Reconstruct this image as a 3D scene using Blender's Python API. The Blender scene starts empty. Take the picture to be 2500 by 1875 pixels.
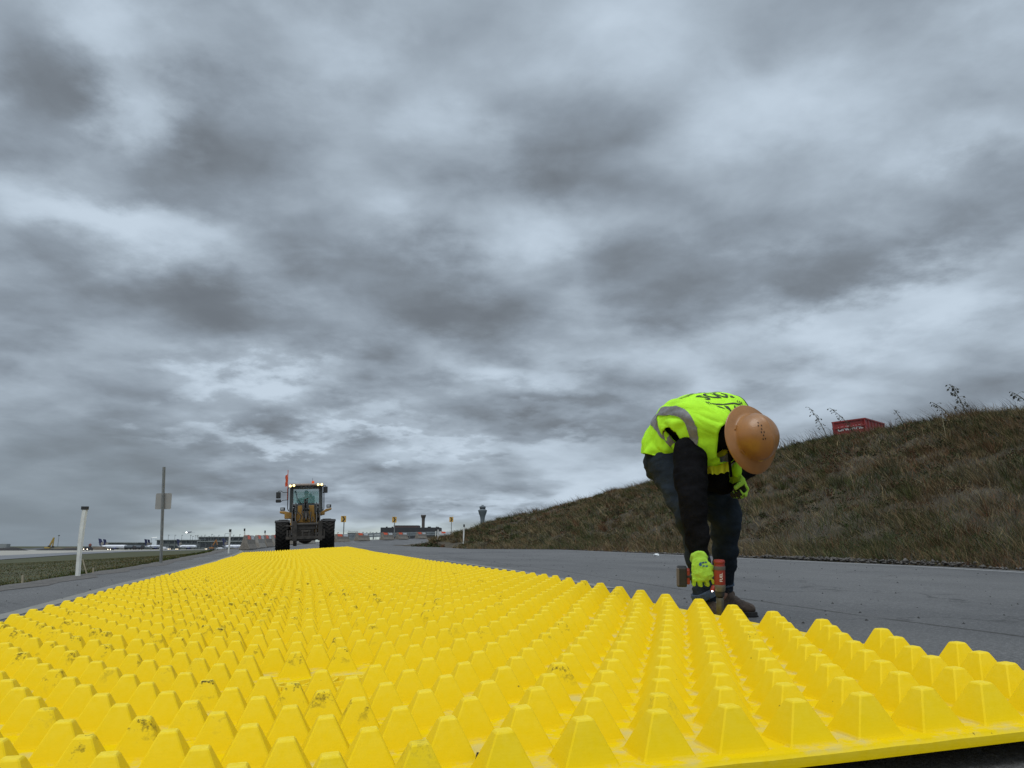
import bpy, bmesh, math, random
import numpy as np
from mathutils import Vector, Matrix, Euler, noise as mnoise
random.seed(7); RNG = np.random.default_rng(11)
SC = bpy.context.scene
COL = SC.collection
R = math.radians

# ------------------------------------------------------------------ camera
CAM_H = 0.5
PITCH = R(11.9)
FPX = 1878.0
cam = bpy.data.cameras.new("camera")
cam_o = bpy.data.objects.new("camera", cam); COL.objects.link(cam_o)
cam_o.location = (0, 0, CAM_H); cam_o.rotation_euler = (R(90) + PITCH, 0, 0)
cam.sensor_width = 36; cam.lens = 36 * FPX / 2500
cam.clip_start = 0.02; cam.clip_end = 20000
SC.camera = cam_o

# ------------------------------------------------------------------ exposure
SC.view_settings.view_transform = 'Standard'
SC.view_settings.look = 'None'
SC.view_settings.exposure = 0.0
SC.view_settings.gamma = 1.0
SC.view_settings.use_curve_mapping = False

# ------------------------------------------------------------------ sun (overcast: wide and soft)
SUN_EL, SUN_AZ = 62.0, 205.0        # degrees, azimuth from +Y clockwise
sun = bpy.data.lights.new("sun", 'SUN'); sun.energy = 1.5; sun.angle = R(40); sun.color = (1, .965, .90)
sun_o = bpy.data.objects.new("sun", sun); COL.objects.link(sun_o)
_sd = Vector((math.sin(R(SUN_AZ)) * math.cos(R(SUN_EL)), math.cos(R(SUN_AZ)) * math.cos(R(SUN_EL)), math.sin(R(SUN_EL))))
sun_o.rotation_euler = _sd.to_track_quat('Z', 'Y').to_euler()

def ray(px, py):
    """direction of a photo pixel (2500 wide) in world space, forward component 1"""
    dx, dy = px - 1250.0, py - 937.5
    c, s = math.cos(PITCH), math.sin(PITCH)
    y = FPX * c + dy * s; z = FPX * s - dy * c
    return Vector((dx / y, 1.0, z / y))
def P(px, py, d):
    v = ray(px, py) * d
    return Vector((v.x, v.y, v.z + CAM_H))

# ------------------------------------------------------------------ world: overcast sky
def make_world():
    w = bpy.data.worlds.new("World"); SC.world = w; w.use_nodes = True
    nt = w.node_tree; N = nt.nodes; L = nt.links; N.clear()
    def nd(t, **k):
        n = N.new(t)
        for a, b in k.items(): setattr(n, a, b)
        return n
    def val(sock, v):
        if isinstance(v, bpy.types.NodeSocket): L.new(v, sock)
        else: sock.default_value = v
    def M(op, a, b=0.0, c=0.0, clamp=False):
        n = nd('ShaderNodeMath', operation=op, use_clamp=clamp)
        val(n.inputs[0], a); val(n.inputs[1], b); val(n.inputs[2], c)
        return n.outputs[0]
    def V(op, a, b=(0, 0, 0)):
        n = nd('ShaderNodeVectorMath', operation=op); val(n.inputs[0], a); val(n.inputs[1], b)
        return n.outputs['Value'] if op in ('LENGTH', 'DISTANCE', 'DOT_PRODUCT') else n.outputs[0]
    def MR(v, a, b, c, d, smooth=True):
        n = nd('ShaderNodeMapRange', interpolation_type='SMOOTHSTEP' if smooth else 'LINEAR')
        n.clamp = True
        val(n.inputs[0], v)
        for i, q in enumerate((a, b, c, d)): val(n.inputs[i + 1], q)
        return n.outputs[0]
    def NZ(vec, scale, detail=8, rough=.55, dist=0.0, out='Fac'):
        n = nd('ShaderNodeTexNoise'); n.noise_dimensions = '3D'
        L.new(vec, n.inputs['Vector']); n.inputs['Scale'].default_value = scale
        n.inputs['Detail'].default_value = detail; n.inputs['Roughness'].default_value = rough
        n.inputs['Distortion'].default_value = dist
        return n.outputs[out]
    tc = nd('ShaderNodeTexCoord').outputs['Generated']
    sp = nd('ShaderNodeSeparateXYZ'); L.new(tc, sp.inputs[0]); x, y, z = sp.outputs
    zc = M('MAXIMUM', z, 0.0)
    az = M('ARCTAN2', x, y); el = M('ARCSINE', z)
    # coordinates on the cloud deck: streets tighten towards the horizon
    inv = M('DIVIDE', 1.0, M('ADD', zc, .21))
    cb = nd('ShaderNodeCombineXYZ'); L.new(M('MULTIPLY', x, inv), cb.inputs[0]); L.new(M('MULTIPLY', y, inv), cb.inputs[1])
    deck = cb.outputs[0]
    wn = NZ(deck, 2.2, 3, .5, 0, 'Color')
    warp = V('MULTIPLY', V('SUBTRACT', wn, (.5, .5, .5)), (.22, .22, 0))
    deckw = V('ADD', deck, warp)
    n1 = NZ(deckw, 1.75, 6, .47)
    n2 = NZ(V('ADD', deckw, (7.3, 2.1, 4.0)), 4.2, 5, .5)
    n3 = NZ(V('ADD', deckw, (1.3, 9.1, 2.0)), 9.0, 6, .6)
    def VO(vec, scale, smooth=.6):
        n = nd('ShaderNodeTexVoronoi', feature='SMOOTH_F1'); L.new(vec, n.inputs['Vector']); n.inputs['Scale'].default_value = scale; n.inputs['Smoothness'].default_value = smooth
        return n.outputs['Distance']
    dk2 = V('ADD', deck, V('MULTIPLY', V('SUBTRACT', NZ(deck, 3.2, 4, .55, 0, 'Color'), (.5, .5, .5)), (.34, .34, 0)))
    lump1 = VO(V('ADD', dk2, (3.7, 5.5, 0)), 2.5); lump2 = VO(V('ADD', dk2, (1.1, 9.3, 0)), 5.2)
    # large light and dark masses of this particular sky, in azimuth / elevation
    ae = nd('ShaderNodeCombineXYZ'); L.new(az, ae.inputs[0]); L.new(el, ae.inputs[1])
    fw = NZ(deck, 3.4, 6, .6, 0, 'Color')
    aew = V('ADD', ae.outputs[0], V('MULTIPLY', V('SUBTRACT', fw, (.5, .5, .5)), (.26, .16, 0)))
    total = None
    for (px, py, sx, sy, amp) in BLOBS:
        d = ray(px, py).normalized()
        a0, e0 = math.atan2(d.x, d.y), math.asin(d.z)
        k = 1878.0 * 1.02
        v = V('MULTIPLY', V('SUBTRACT', aew, (a0, e0, 0)), (k / sx, k / sy, 0))
        b = MR(V('LENGTH', v), 0.0, 1.0, amp, 0.0)
        total = b if total is None else M('ADD', total, b)
    t = M('ADD', total, M('MULTIPLY', M('SUBTRACT', n1, .5), .60))
    t = M('ADD', t, M('MULTIPLY', M('SUBTRACT', n2, .5), .42))
    t = M('ADD', t, M('MULTIPLY', M('SUBTRACT', n3, .5), .24))
    t = M('ADD', t, M('MULTIPLY', M('SUBTRACT', lump1, .36), .62))
    t = M('ADD', t, M('MULTIPLY', M('SUBTRACT', lump2, .36), .34))
    up = V('MULTIPLY', deckw, (.94, .94, 1))
    t = M('ADD', t, M('MULTIPLY', M('SUBTRACT', NZ(up, 1.75, 6, .47), n1), .8))
    t = M('ADD', t, M('MULTIPLY', M('SUBTRACT', NZ(V('ADD', up, (7.3, 2.1, 4.0)), 4.2, 4, .5), n2), .32))
    t = M('ADD', M('MULTIPLY', t, 1.0), .435, clamp=True)
    rp = nd('ShaderNodeValToRGB'); L.new(t, rp.inputs[0])
    cr = rp.color_ramp; cr.interpolation = 'B_SPLINE'
    stops = [(0, (.150, .172, .198)), (.22, (.192, .222, .256)), (.42, (.262, .312, .370)), (.60, (.350, .414, .482)), (.78, (.450, .535, .625)), (1, (.57, .67, .775))]
    while len(cr.elements) < len(stops): cr.elements.new(.5)
    for e, (p, c) in zip(cr.elements, stops): e.position = p; e.color = (*c, 1)
    col = rp.outputs[0]
    def MIX(f, a, b):
        n = nd('ShaderNodeMix', data_type='RGBA'); val(n.inputs[0], f)
        for s, q in ((n.inputs[6], a), (n.inputs[7], b)):
            if isinstance(q, bpy.types.NodeSocket): L.new(q, s)
            else: s.default_value = (*q, 1)
        return n.outputs[2]
    # haze low over the airfield (left) and the paler break in the cloud along the horizon
    lowL = M('MULTIPLY', MR(el, .03, .20, 1, 0), MR(az, -.30, -.50, 0, .85))
    col = MIX(lowL, col, (.215, .258, .295))
    glow = M('MULTIPLY', MR(el, .008, .040, 1, 0), MR(M('ABSOLUTE', M('ADD', az, .16)), .10, .34, .85, .0))
    col = MIX(M('MULTIPLY', glow, MR(n2, .3, .6, .6, 1.0)), col, (.60, .68, .635))
    # brighter overhead and behind, out of the picture
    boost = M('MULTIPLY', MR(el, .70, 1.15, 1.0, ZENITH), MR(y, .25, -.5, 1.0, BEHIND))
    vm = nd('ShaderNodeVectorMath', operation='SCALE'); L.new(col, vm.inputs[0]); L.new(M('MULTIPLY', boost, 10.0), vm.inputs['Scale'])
    sky = nd('ShaderNodeTexSky'); sky.sky_type = 'NISHITA'; sky.sun_disc = False
    sky.sun_elevation = R(SUN_EL); sky.sun_rotation = R(SUN_AZ); sky.air_density = 1; sky.dust_density = 3
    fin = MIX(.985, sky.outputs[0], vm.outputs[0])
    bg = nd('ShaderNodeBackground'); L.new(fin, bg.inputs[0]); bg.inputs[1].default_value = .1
    out = nd('ShaderNodeOutputWorld'); L.new(bg.outputs[0], out.inputs[0])
    try: w.cycles.sampling_method = 'MANUAL'; w.cycles.sample_map_resolution = 512
    except Exception: pass
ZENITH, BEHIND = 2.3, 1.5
BLOBS = [  # photo pixel, half sizes, strength
    (330, 40, 330, 170, .42), (760, 90, 360, 170, .30), (360, 285, 190, 130, .50), (100, 500, 330, 110, .26), (420, 570, 330, 130, .26),
    (1180, 520, 420, 190, .30), (1080, 330, 200, 110, .16), (1900, 250, 330, 170, .22), (2400, 300, 240, 150, .22), (2420, 60, 260, 120, .20),
    (2130, 770, 430, 110, .34), (2430, 640, 260, 120, .26), (1750, 880, 520, 130, .24), (640, 930, 330, 45, .34), (630, 1070, 420, 42, .36),
    (1250, 900, 300, 60, .16), (1400, 1180, 420, 90, .20), (1180, 1235, 360, 46, .30), (1500, 70, 330, 160, .12), (1300, 1110, 500, 60, .20), (1000, 1080, 300, 26, .22),
    (110, 230, 190, 210, -.30), (520, 330, 330, 190, -.26), (330, 470, 240, 70, -.22), (260, 780, 620, 200, -.34), (950, 690, 360, 190, -.32), (700, 800, 420, 120, -.26),
    (1400, 390, 360, 200, -.22), (1550, 690, 380, 150, -.30), (2060, 630, 400, 120, -.34), (2330, 430, 300, 130, -.24), (1130, 770, 330, 90, -.26), (1180, 60, 300, 160, -.06),
    (1100, 950, 600, 60, -.18), (200, 980, 420, 120, -.26), (1650, 990, 500, 50, -.10), (120, 1150, 520, 160, -.22), (780, 1130, 300, 40, -.14), (900, 1010, 380, 40, -.22), (1300, 985, 380, 36, -.20), (700, 1190, 420, 50, -.16), (1500, 1050, 420, 40, -.16)]
make_world()

# ------------------------------------------------------------------ mesh helpers
def mesh_arrays(name, verts, quads=None, tris=None, polys=None):
    me = bpy.data.meshes.new(name)
    verts = np.asarray(verts, np.float32).reshape(-1, 3)
    idx = []; starts = []; tot = 0
    if quads is not None and len(quads):
        q = np.asarray(quads, np.int32).reshape(-1, 4); idx.append(q.ravel()); starts.append(np.arange(len(q)) * 4); tot = len(q) * 4
    if tris is not None and len(tris):
        t = np.asarray(tris, np.int32).reshape(-1, 3); idx.append(t.ravel()); starts.append(tot + np.arange(len(t)) * 3)
    idx = np.concatenate(idx).astype(np.int32); starts = np.concatenate(starts).astype(np.int32)
    me.vertices.add(len(verts)); me.vertices.foreach_set('co', verts.ravel())
    me.loops.add(len(idx)); me.loops.foreach_set('vertex_index', idx)
    me.polygons.add(len(starts)); me.polygons.foreach_set('loop_start', starts)
    me.update(calc_edges=True); me.validate()
    return me

def set_smooth(me, on=True):
    me.polygons.foreach_set('use_smooth', np.full(len(me.polygons), on, bool))

def link(name, me, mats=None, parent=None, loc=None, kind=None):
    o = bpy.data.objects.new(name, me); COL.objects.link(o)
    if mats is not None and me is not None:
        for m in (mats if isinstance(mats, (list, tuple)) else [mats]): me.materials.append(m)
    if parent is not None: o.parent = parent
    if loc is not None: o.location = loc
    if kind: o['kind'] = kind
    return o

def tag(o, label, cat, group=None, kind=None):
    o['label'] = label; o['category'] = cat
    if group: o['group'] = group
    if kind: o['kind'] = kind
    return o

def thing(name, label, cat, loc=(0, 0, 0), rotz=0.0, group=None):
    o = bpy.data.objects.new(name, None); COL.objects.link(o); o.empty_display_size = .1
    o.location = loc; o.rotation_euler = (0, 0, rotz)
    return tag(o, label, cat, group)

def dup(root, loc=None, rotz=None, label=None, scale=None):
    """copy of a thing with its parts and their sub-parts (mesh data shared)"""
    r = root.copy(); COL.objects.link(r)
    if loc is not None: r.location = loc
    if rotz is not None: r.rotation_euler = (0, 0, rotz)
    if scale is not None: r.scale = scale
    if label: r['label'] = label
    for ch in list(root.children):
        c = ch.copy(); COL.objects.link(c); c.parent = r
        for g in list(ch.children):
            d = g.copy(); COL.objects.link(d); d.parent = c
    return r

def frame_from(zdir, xhint=(1, 0, 0)):
    z = Vector(zdir).normalized(); x = Vector(xhint)
    x = x - z * x.dot(z)
    if x.length < 1e-4: x = Vector((0, 1, 0)) - z * z.y
    x.normalize(); y = z.cross(x)
    return x, y, z

class MB:
    """collects shapes and links them as one mesh object"""
    def __init__(s): s.v = []; s.f = []; s.m = []
    def add(s, vs, fs, m=0):
        b = len(s.v); s.v += [tuple(q) for q in vs]; s.f += [tuple(b + i for i in q) for q in fs]; s.m += [m] * len(fs); return s
    def box(s, c, size, rot=None, m=0, taper=1.0):
        hx, hy, hz = size[0] / 2, size[1] / 2, size[2] / 2
        vs = [Vector((sx * hx * (taper if sz > 0 else 1), sy * hy * (taper if sz > 0 else 1), sz * hz)) for sz in (-1, 1) for sy in (-1, 1) for sx in (-1, 1)]
        if rot is not None: vs = [rot @ q for q in vs]
        c = Vector(c)
        return s.add([q + c for q in vs], [(0, 2, 3, 1), (4, 5, 7, 6), (0, 1, 5, 4), (1, 3, 7, 5), (3, 2, 6, 7), (2, 0, 4, 6)], m)
    def bar(s, a, b, w, h=None, up=(0, 0, 1), m=0):
        a, b = Vector(a), Vector(b); h = h or w
        x, y, z = frame_from(b - a, Vector(up).cross(b - a) if Vector(up).cross(b - a).length > 1e-5 else (1, 0, 0))
        vs = [p + x * (i * w / 2) + y * (j * h / 2) for p in (a, b) for (i, j) in ((-1, -1), (1, -1), (1, 1), (-1, 1))]
        return s.add(vs, [(3, 2, 1, 0), (4, 5, 6, 7), (0, 1, 5, 4), (1, 2, 6, 5), (2, 3, 7, 6), (3, 0, 4, 7)], m)
    def cyl(s, a, b, r0, r1=None, n=14, m=0, caps=True):
        a, b = Vector(a), Vector(b); r1 = r0 if r1 is None else r1
        x, y, z = frame_from(b - a)
        vs = []
        for p, r in ((a, r0), (b, r1)):
            vs += [p + x * (math.cos(2 * math.pi * k / n) * r) + y * (math.sin(2 * math.pi * k / n) * r) for k in range(n)]
        fs = [(k, (k + 1) % n, n + (k + 1) % n, n + k) for k in range(n)]
        if caps: fs += [tuple(range(n - 1, -1, -1)), tuple(range(n, 2 * n))]
        return s.add(vs, fs, m)
    def tube(s, pts, r, n=8, m=0):
        pts = [Vector(p) for p in pts]; rings = []
        vs = []; xh = None
        for i, p in enumerate(pts):
            d = pts[min(i + 1, len(pts) - 1)] - pts[max(i - 1, 0)]
            x, y, z = frame_from(d, xh if xh is not None else (1, .3, .2)); xh = x
            rr = r[i] if isinstance(r, (list, tuple)) else r
            vs += [p + x * (math.cos(2 * math.pi * k / n) * rr) + y * (math.sin(2 * math.pi * k / n) * rr) for k in range(n)]
        fs = []
        for i in range(len(pts) - 1):
            fs += [(i * n + k, i * n + (k + 1) % n, (i + 1) * n + (k + 1) % n, (i + 1) * n + k) for k in range(n)]
        e = (len(pts) - 1) * n
        fs += [tuple(range(n - 1, -1, -1)), tuple(range(e, e + n))]
        return s.add(vs, fs, m)
    def lathe(s, prof, origin=(0, 0, 0), axis=(0, 0, 1), n=24, m=0, xh=(1, 0, 0), sx=1.0, sy=1.0):
        x, y, z = frame_from(axis, xh); o = Vector(origin); vs = []
        for (r, h) in prof:
            vs += [o + z * h + x * (math.cos(2 * math.pi * k / n) * r * sx) + y * (math.sin(2 * math.pi * k / n) * r * sy) for k in range(n)]
        fs = []
        for i in range(len(prof) - 1):
            fs += [(i * n + k, i * n + (k + 1) % n, (i + 1) * n + (k + 1) % n, (i + 1) * n + k) for k in range(n)]
        if prof[0][0] > 1e-6: fs.append(tuple(range(n - 1, -1, -1)))
        if prof[-1][0] > 1e-6:
            e = (len(prof) - 1) * n; fs.append(tuple(range(e, e + n)))
        return s.add(vs, fs, m)
    def prism(s, poly, origin, ux, uy, depth, m=0):
        """2-D outline in the plane (ux, uy), extruded along ux x uy, centred"""
        o = Vector(origin); ux = Vector(ux).normalized(); uy = Vector(uy).normalized(); n = ux.cross(uy)
        k = len(poly)
        vs = [o + ux * p[0] + uy * p[1] - n * depth / 2 for p in poly] + [o + ux * p[0] + uy * p[1] + n * depth / 2 for p in poly]
        fs = [tuple(range(k - 1, -1, -1)), tuple(range(k, 2 * k))] + [(i, (i + 1) % k, k + (i + 1) % k, k + i) for i in range(k)]
        return s.add(vs, fs, m)
    def mesh(s, name, smooth=False, bevel=0.0, seg=2, weld=False):
        me = bpy.data.meshes.new(name); me.from_pydata(s.v, [], s.f)
        me.polygons.foreach_set('material_index', np.array(s.m, np.int32))
        if bevel > 0 or weld:
            bm = bmesh.new(); bm.from_mesh(me)
            if weld: bmesh.ops.remove_doubles(bm, verts=bm.verts, dist=1e-5)
            if bevel > 0:
                ed = [e for e in bm.edges if len(e.link_faces) == 2 and e.calc_face_angle(0) > .5]
                bmesh.ops.bevel(bm, geom=ed, offset=bevel, segments=seg, affect='EDGES', profile=.5, clamp_overlap=True)
            bm.to_mesh(me); bm.free()
        if smooth:
            set_smooth(me)
            try: me.set_sharp_from_angle(angle=R(38))
            except Exception: pass
        me.update()
        return me
    def build(s, name, mats, parent=None, smooth=False, bevel=0.0, loc=None, seg=2, weld=False):
        return link(name, s.mesh(name, smooth, bevel, seg, weld), mats, parent, loc)

def font_mesh(txt, size=1.0, extrude=0.0):
    """glyph outlines as (verts, faces), centred on the origin in the xy plane"""
    cu = bpy.data.curves.new("lettering", 'FONT'); cu.body = txt; cu.size = size; cu.align_x = 'CENTER'; cu.align_y = 'CENTER'
    cu.extrude = extrude; cu.resolution_u = 4; cu.fill_mode = 'BOTH'; cu.offset = size * .018
    o = bpy.data.objects.new("lettering", cu); COL.objects.link(o)
    dg = bpy.context.evaluated_depsgraph_get()
    me = bpy.data.meshes.new_from_object(o.evaluated_get(dg))
    vs = [v.co.copy() for v in me.vertices]; fs = [tuple(p.vertices) for p in me.polygons]
    bpy.data.objects.remove(o); bpy.data.curves.remove(cu); bpy.data.meshes.remove(me)
    return vs, fs

def remesh(name, mb, voxel, smooth_it=6, factor=.5):
    """union of overlapping closed shapes as one continuous surface"""
    me = mb.mesh(name); o = bpy.data.objects.new("tmp", me); COL.objects.link(o)
    m = o.modifiers.new("r", 'REMESH'); m.mode = 'VOXEL'; m.voxel_size = voxel; m.adaptivity = 0
    if smooth_it:
        q = o.modifiers.new("s", 'SMOOTH'); q.factor = factor; q.iterations = smooth_it
    dg = bpy.context.evaluated_depsgraph_get()
    r = bpy.data.meshes.new_from_object(o.evaluated_get(dg))
    bpy.data.objects.remove(o); bpy.data.meshes.remove(me)
    set_smooth(r); r.name = name
    return r

def loft(mb, pts, rad, n=16, up=(0, 0, 1), m=0):
    """closed limb: elliptical rings along a path, rounded ends"""
    pts = [Vector(p) for p in pts]; rad = rad if isinstance(rad, (list, tuple)) else [rad] * len(pts); rad = [(q, q) if not isinstance(q, (tuple, list)) else q for q in rad]
    P2 = []; R2 = []; D = []
    d0 = (pts[1] - pts[0]).normalized(); d1 = (pts[-1] - pts[-2]).normalized()
    for a in (80, 50, 22):
        k = math.cos(R(a)); P2.append(pts[0] - d0 * (math.sin(R(a)) * min(rad[0]))); R2.append((rad[0][0] * k, rad[0][1] * k)); D.append(d0)
    for i, p in enumerate(pts):
        d = (pts[min(i + 1, len(pts) - 1)] - pts[max(i - 1, 0)]).normalized(); P2.append(p); R2.append(rad[i]); D.append(d)
    for a in (22, 50, 80):
        k = math.cos(R(a)); P2.append(pts[-1] + d1 * (math.sin(R(a)) * min(rad[-1]))); R2.append((rad[-1][0] * k, rad[-1][1] * k)); D.append(d1)
    vs = []
    for p, (a, b), d in zip(P2, R2, D):
        x, y, z = frame_from(d, up)
        vs += [p + x * (math.cos(2 * math.pi * k / n) * a) + y * (math.sin(2 * math.pi * k / n) * b) for k in range(n)]
    fs = []
    for i in range(len(P2) - 1):
        fs += [(i * n + k, i * n + (k + 1) % n, (i + 1) * n + (k + 1) % n, (i + 1) * n + k) for k in range(n)]
    e = (len(P2) - 1) * n
    fs += [tuple(range(n - 1, -1, -1)), tuple(range(e, e + n))]
    mb.add(vs, fs, m)

def ellipsoid(mb, c, rx, ry, rz, axes=None, n=16, k=10, m=0):
    c = Vector(c); ax = axes or (Vector((1, 0, 0)), Vector((0, 1, 0)), Vector((0, 0, 1)))
    vs = [c - ax[2] * rz]
    for i in range(1, k):
        t = -math.pi / 2 + math.pi * i / k
        for j in range(n):
            a = 2 * math.pi * j / n
            vs.append(c + ax[0] * (rx * math.cos(t) * math.cos(a)) + ax[1] * (ry * math.cos(t) * math.sin(a)) + ax[2] * (rz * math.sin(t)))
    vs.append(c + ax[2] * rz); fs = []
    for j in range(n): fs.append((0, 1 + (j + 1) % n, 1 + j))
    for i in range(k - 2):
        for j in range(n):
            a = 1 + i * n + j; b = 1 + i * n + (j + 1) % n; fs.append((a, b, b + n, a + n))
    e = len(vs) - 1; b0 = 1 + (k - 2) * n
    for j in range(n): fs.append((e, b0 + j, b0 + (j + 1) % n))
    mb.add(vs, fs, m)

# ------------------------------------------------------------------ materials
def material(name, col, rough=.6, metal=0.0, spec=.5, var=0.0, vscale=6.0, bump=0.0, bscale=60.0, emit=None, estr=0.0, attr=None, dirt=None, dscale=3.0, damt=0.5, coat=0.0, trans=0.0, coord='Object'):
    m = bpy.data.materials.new(name); m.use_nodes = True
    nt = m.node_tree; b = nt.nodes['Principled BSDF']; L = nt.links
    b.inputs['Roughness'].default_value = rough; b.inputs['Metallic'].default_value = metal
    b.inputs['Specular IOR Level'].default_value = spec; b.inputs['Coat Weight'].default_value = coat
    if trans: b.inputs['Transmission Weight'].default_value = trans
    tc = nt.nodes.new('ShaderNodeTexCoord'); src = tc.outputs[coord]
    def NZ(scale, detail=6, rough=.6):
        n = nt.nodes.new('ShaderNodeTexNoise'); L.new(src, n.inputs['Vector'])
        n.inputs['Scale'].default_value = scale; n.inputs['Detail'].default_value = detail; n.inputs['Roughness'].default_value = rough
        return n.outputs['Fac']
    def MR(v, a, b_, c, d):
        n = nt.nodes.new('ShaderNodeMapRange'); n.clamp = True; L.new(v, n.inputs[0])
        for i, q in enumerate((a, b_, c, d)): n.inputs[i + 1].default_value = q
        return n.outputs[0]
    def MIX(f, a, c, mode='MIX'):
        n = nt.nodes.new('ShaderNodeMix'); n.data_type = 'RGBA'; n.blend_type = mode
        for s, q in ((n.inputs[0], f), (n.inputs[6], a), (n.inputs[7], c)):
            if isinstance(q, bpy.types.NodeSocket): L.new(q, s)
            elif isinstance(q, (int, float)): s.default_value = q
            else: s.default_value = (*q, 1)
        return n.outputs[2]
    c = col
    if attr:
        a = nt.nodes.new('ShaderNodeAttribute'); a.attribute_name = attr; c = a.outputs['Color']
    if var > 0:
        f = MR(NZ(vscale), .3, .7, 1 - var, 1 + var)
        cmb = nt.nodes.new('ShaderNodeCombineColor')
        for i in range(3): L.new(f, cmb.inputs[i])
        c = MIX(1.0, c, cmb.outputs[0], 'MULTIPLY')
    if dirt is not None:
        c = MIX(MR(NZ(dscale, 8, .65), .52, .75, 0, damt), c, dirt)
    if isinstance(c, bpy.types.NodeSocket): L.new(c, b.inputs['Base Color'])
    else: b.inputs['Base Color'].default_value = (*c, 1)
    if bump > 0:
        n = nt.nodes.new('ShaderNodeBump'); n.inputs['Strength'].default_value = bump; n.inputs['Distance'].default_value = .01
        L.new(NZ(bscale, 5, .6), n.inputs['Height']); L.new(n.outputs[0], b.inputs['Normal'])
    if emit is not None:
        b.inputs['Emission Color'].default_value = (*emit, 1); b.inputs['Emission Strength'].default_value = estr
    return m
# ------------------------------------------------------------------ terrain
AZ = R(-14.4); SA, CA = math.sin(AZ), math.cos(AZ)
def rf_to_xy(r, f): return r * CA + f * SA, -r * SA + f * CA
def xy_to_rf(x, y): return x * CA - y * SA, x * SA + y * CA
_BF = [-30, -10, 0, 1.5, 4.5, 7, 10, 14, 20, 30, 46, 60, 80, 105, 140]
_BZ = [-.46, -.45, -.446, -.444, -.440, -.408, -.362, -.340, -.30, -.215, -.20, -.02, .38, .98, 1.7]
_CF = [0, 3, 10, 20, 30, 45, 80]; _CV = [.022, .024, .033, .045, .048, .02, .0]
def road_z(x, y):
    r, f = xy_to_rf(x, y)
    return CAM_H + np.interp(f, _BF, _BZ) + np.interp(f, _CF, _CV) * (np.clip(r, -1.7, 1.95) - .35)
def air_z(y): return CAM_H - 1.86 - .00225 * np.clip(y, -200, 950)
def air_pt(px, py):
    """pixel on the flat airfield -> world point"""
    d = ray(px, py); y = 1.86 / (-d.z - .00225)
    return Vector((d.x * y, y, CAM_H + d.z * y))
def shift(f): return -.8 * (f / 30.0) ** 2

def spline(pts, n, by_index=False):
    pts = np.asarray(pts, float); t = np.r_[0, np.cumsum(np.linalg.norm(np.diff(pts[:, :2], axis=0), axis=1))]
    if by_index: t = np.arange(len(pts), dtype=float)
    m = np.zeros_like(pts)
    for i in range(len(pts)):
        a, b = max(i - 1, 0), min(i + 1, len(pts) - 1); m[i] = (pts[b] - pts[a]) / (t[b] - t[a])
    q = np.linspace(0, t[-1], n); out = []
    for u in q:
        i = min(np.searchsorted(t, u, 'right') - 1, len(pts) - 2); h = t[i + 1] - t[i]; s = (u - t[i]) / h
        out.append((2*s**3-3*s**2+1)*pts[i] + (s**3-2*s**2+s)*h*m[i] + (-2*s**3+3*s**2)*pts[i+1] + (s**3-s**2)*h*m[i+1])
    return np.array(out)

def grid_mesh(name, G, mats, kind=None, smooth=True):
    """G: array (n, m, 3) of points -> one sheet"""
    n, m = G.shape[:2]; i = np.arange(n * m).reshape(n, m)
    q = np.stack([i[:-1, :-1], i[:-1, 1:], i[1:, 1:], i[1:, :-1]], -1).reshape(-1, 4)
    me = mesh_arrays(name, G.reshape(-1, 3), q)
    # make normals look up
    me.update()
    if sum(p.normal.z for p in me.polygons[:200]) < 0: me.flip_normals()
    set_smooth(me, smooth)
    return link(name, me, mats, kind=kind)

LEFT = [rf_to_xy(-2.98 + .9 * shift(f), f) for f in (-12, -5, 0, 6, 12, 20, 30, 40, 48)] + [(-18.6, 58), (-19.9, 70), (-19.2, 82), (-17.0, 93), (-13.2, 105), (-6, 117), (6, 126), (24, 132), (50, 136)]
RIGHT = [rf_to_xy(9.45, f) for f in (-12, -5, 0, 6, 12)] + [rf_to_xy(9.75, f) for f in (20, 28)] + [(-.3, 40), (-3.4, 49), (-5.4, 55), (-7.6, 60), (-8.6, 65), (-7.9, 71), (-4.5, 78), (3, 86), (14, 93), (30, 99), (55, 105)]
NL = 260
LE = spline(LEFT, NL); RE = spline(RIGHT, NL)
def road_strip(name, a, b, m, mats, lift=0.0, i0=0, i1=NL, kind='structure'):
    t = np.linspace(a, b, m)[None, :, None]
    G = LE[i0:i1, None, :] * (1 - t) + RE[i0:i1, None, :] * t
    z = road_z(G[..., 0], G[..., 1]) + lift
    return grid_mesh(name, np.concatenate([G, z[..., None]], -1), mats, kind)

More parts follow.
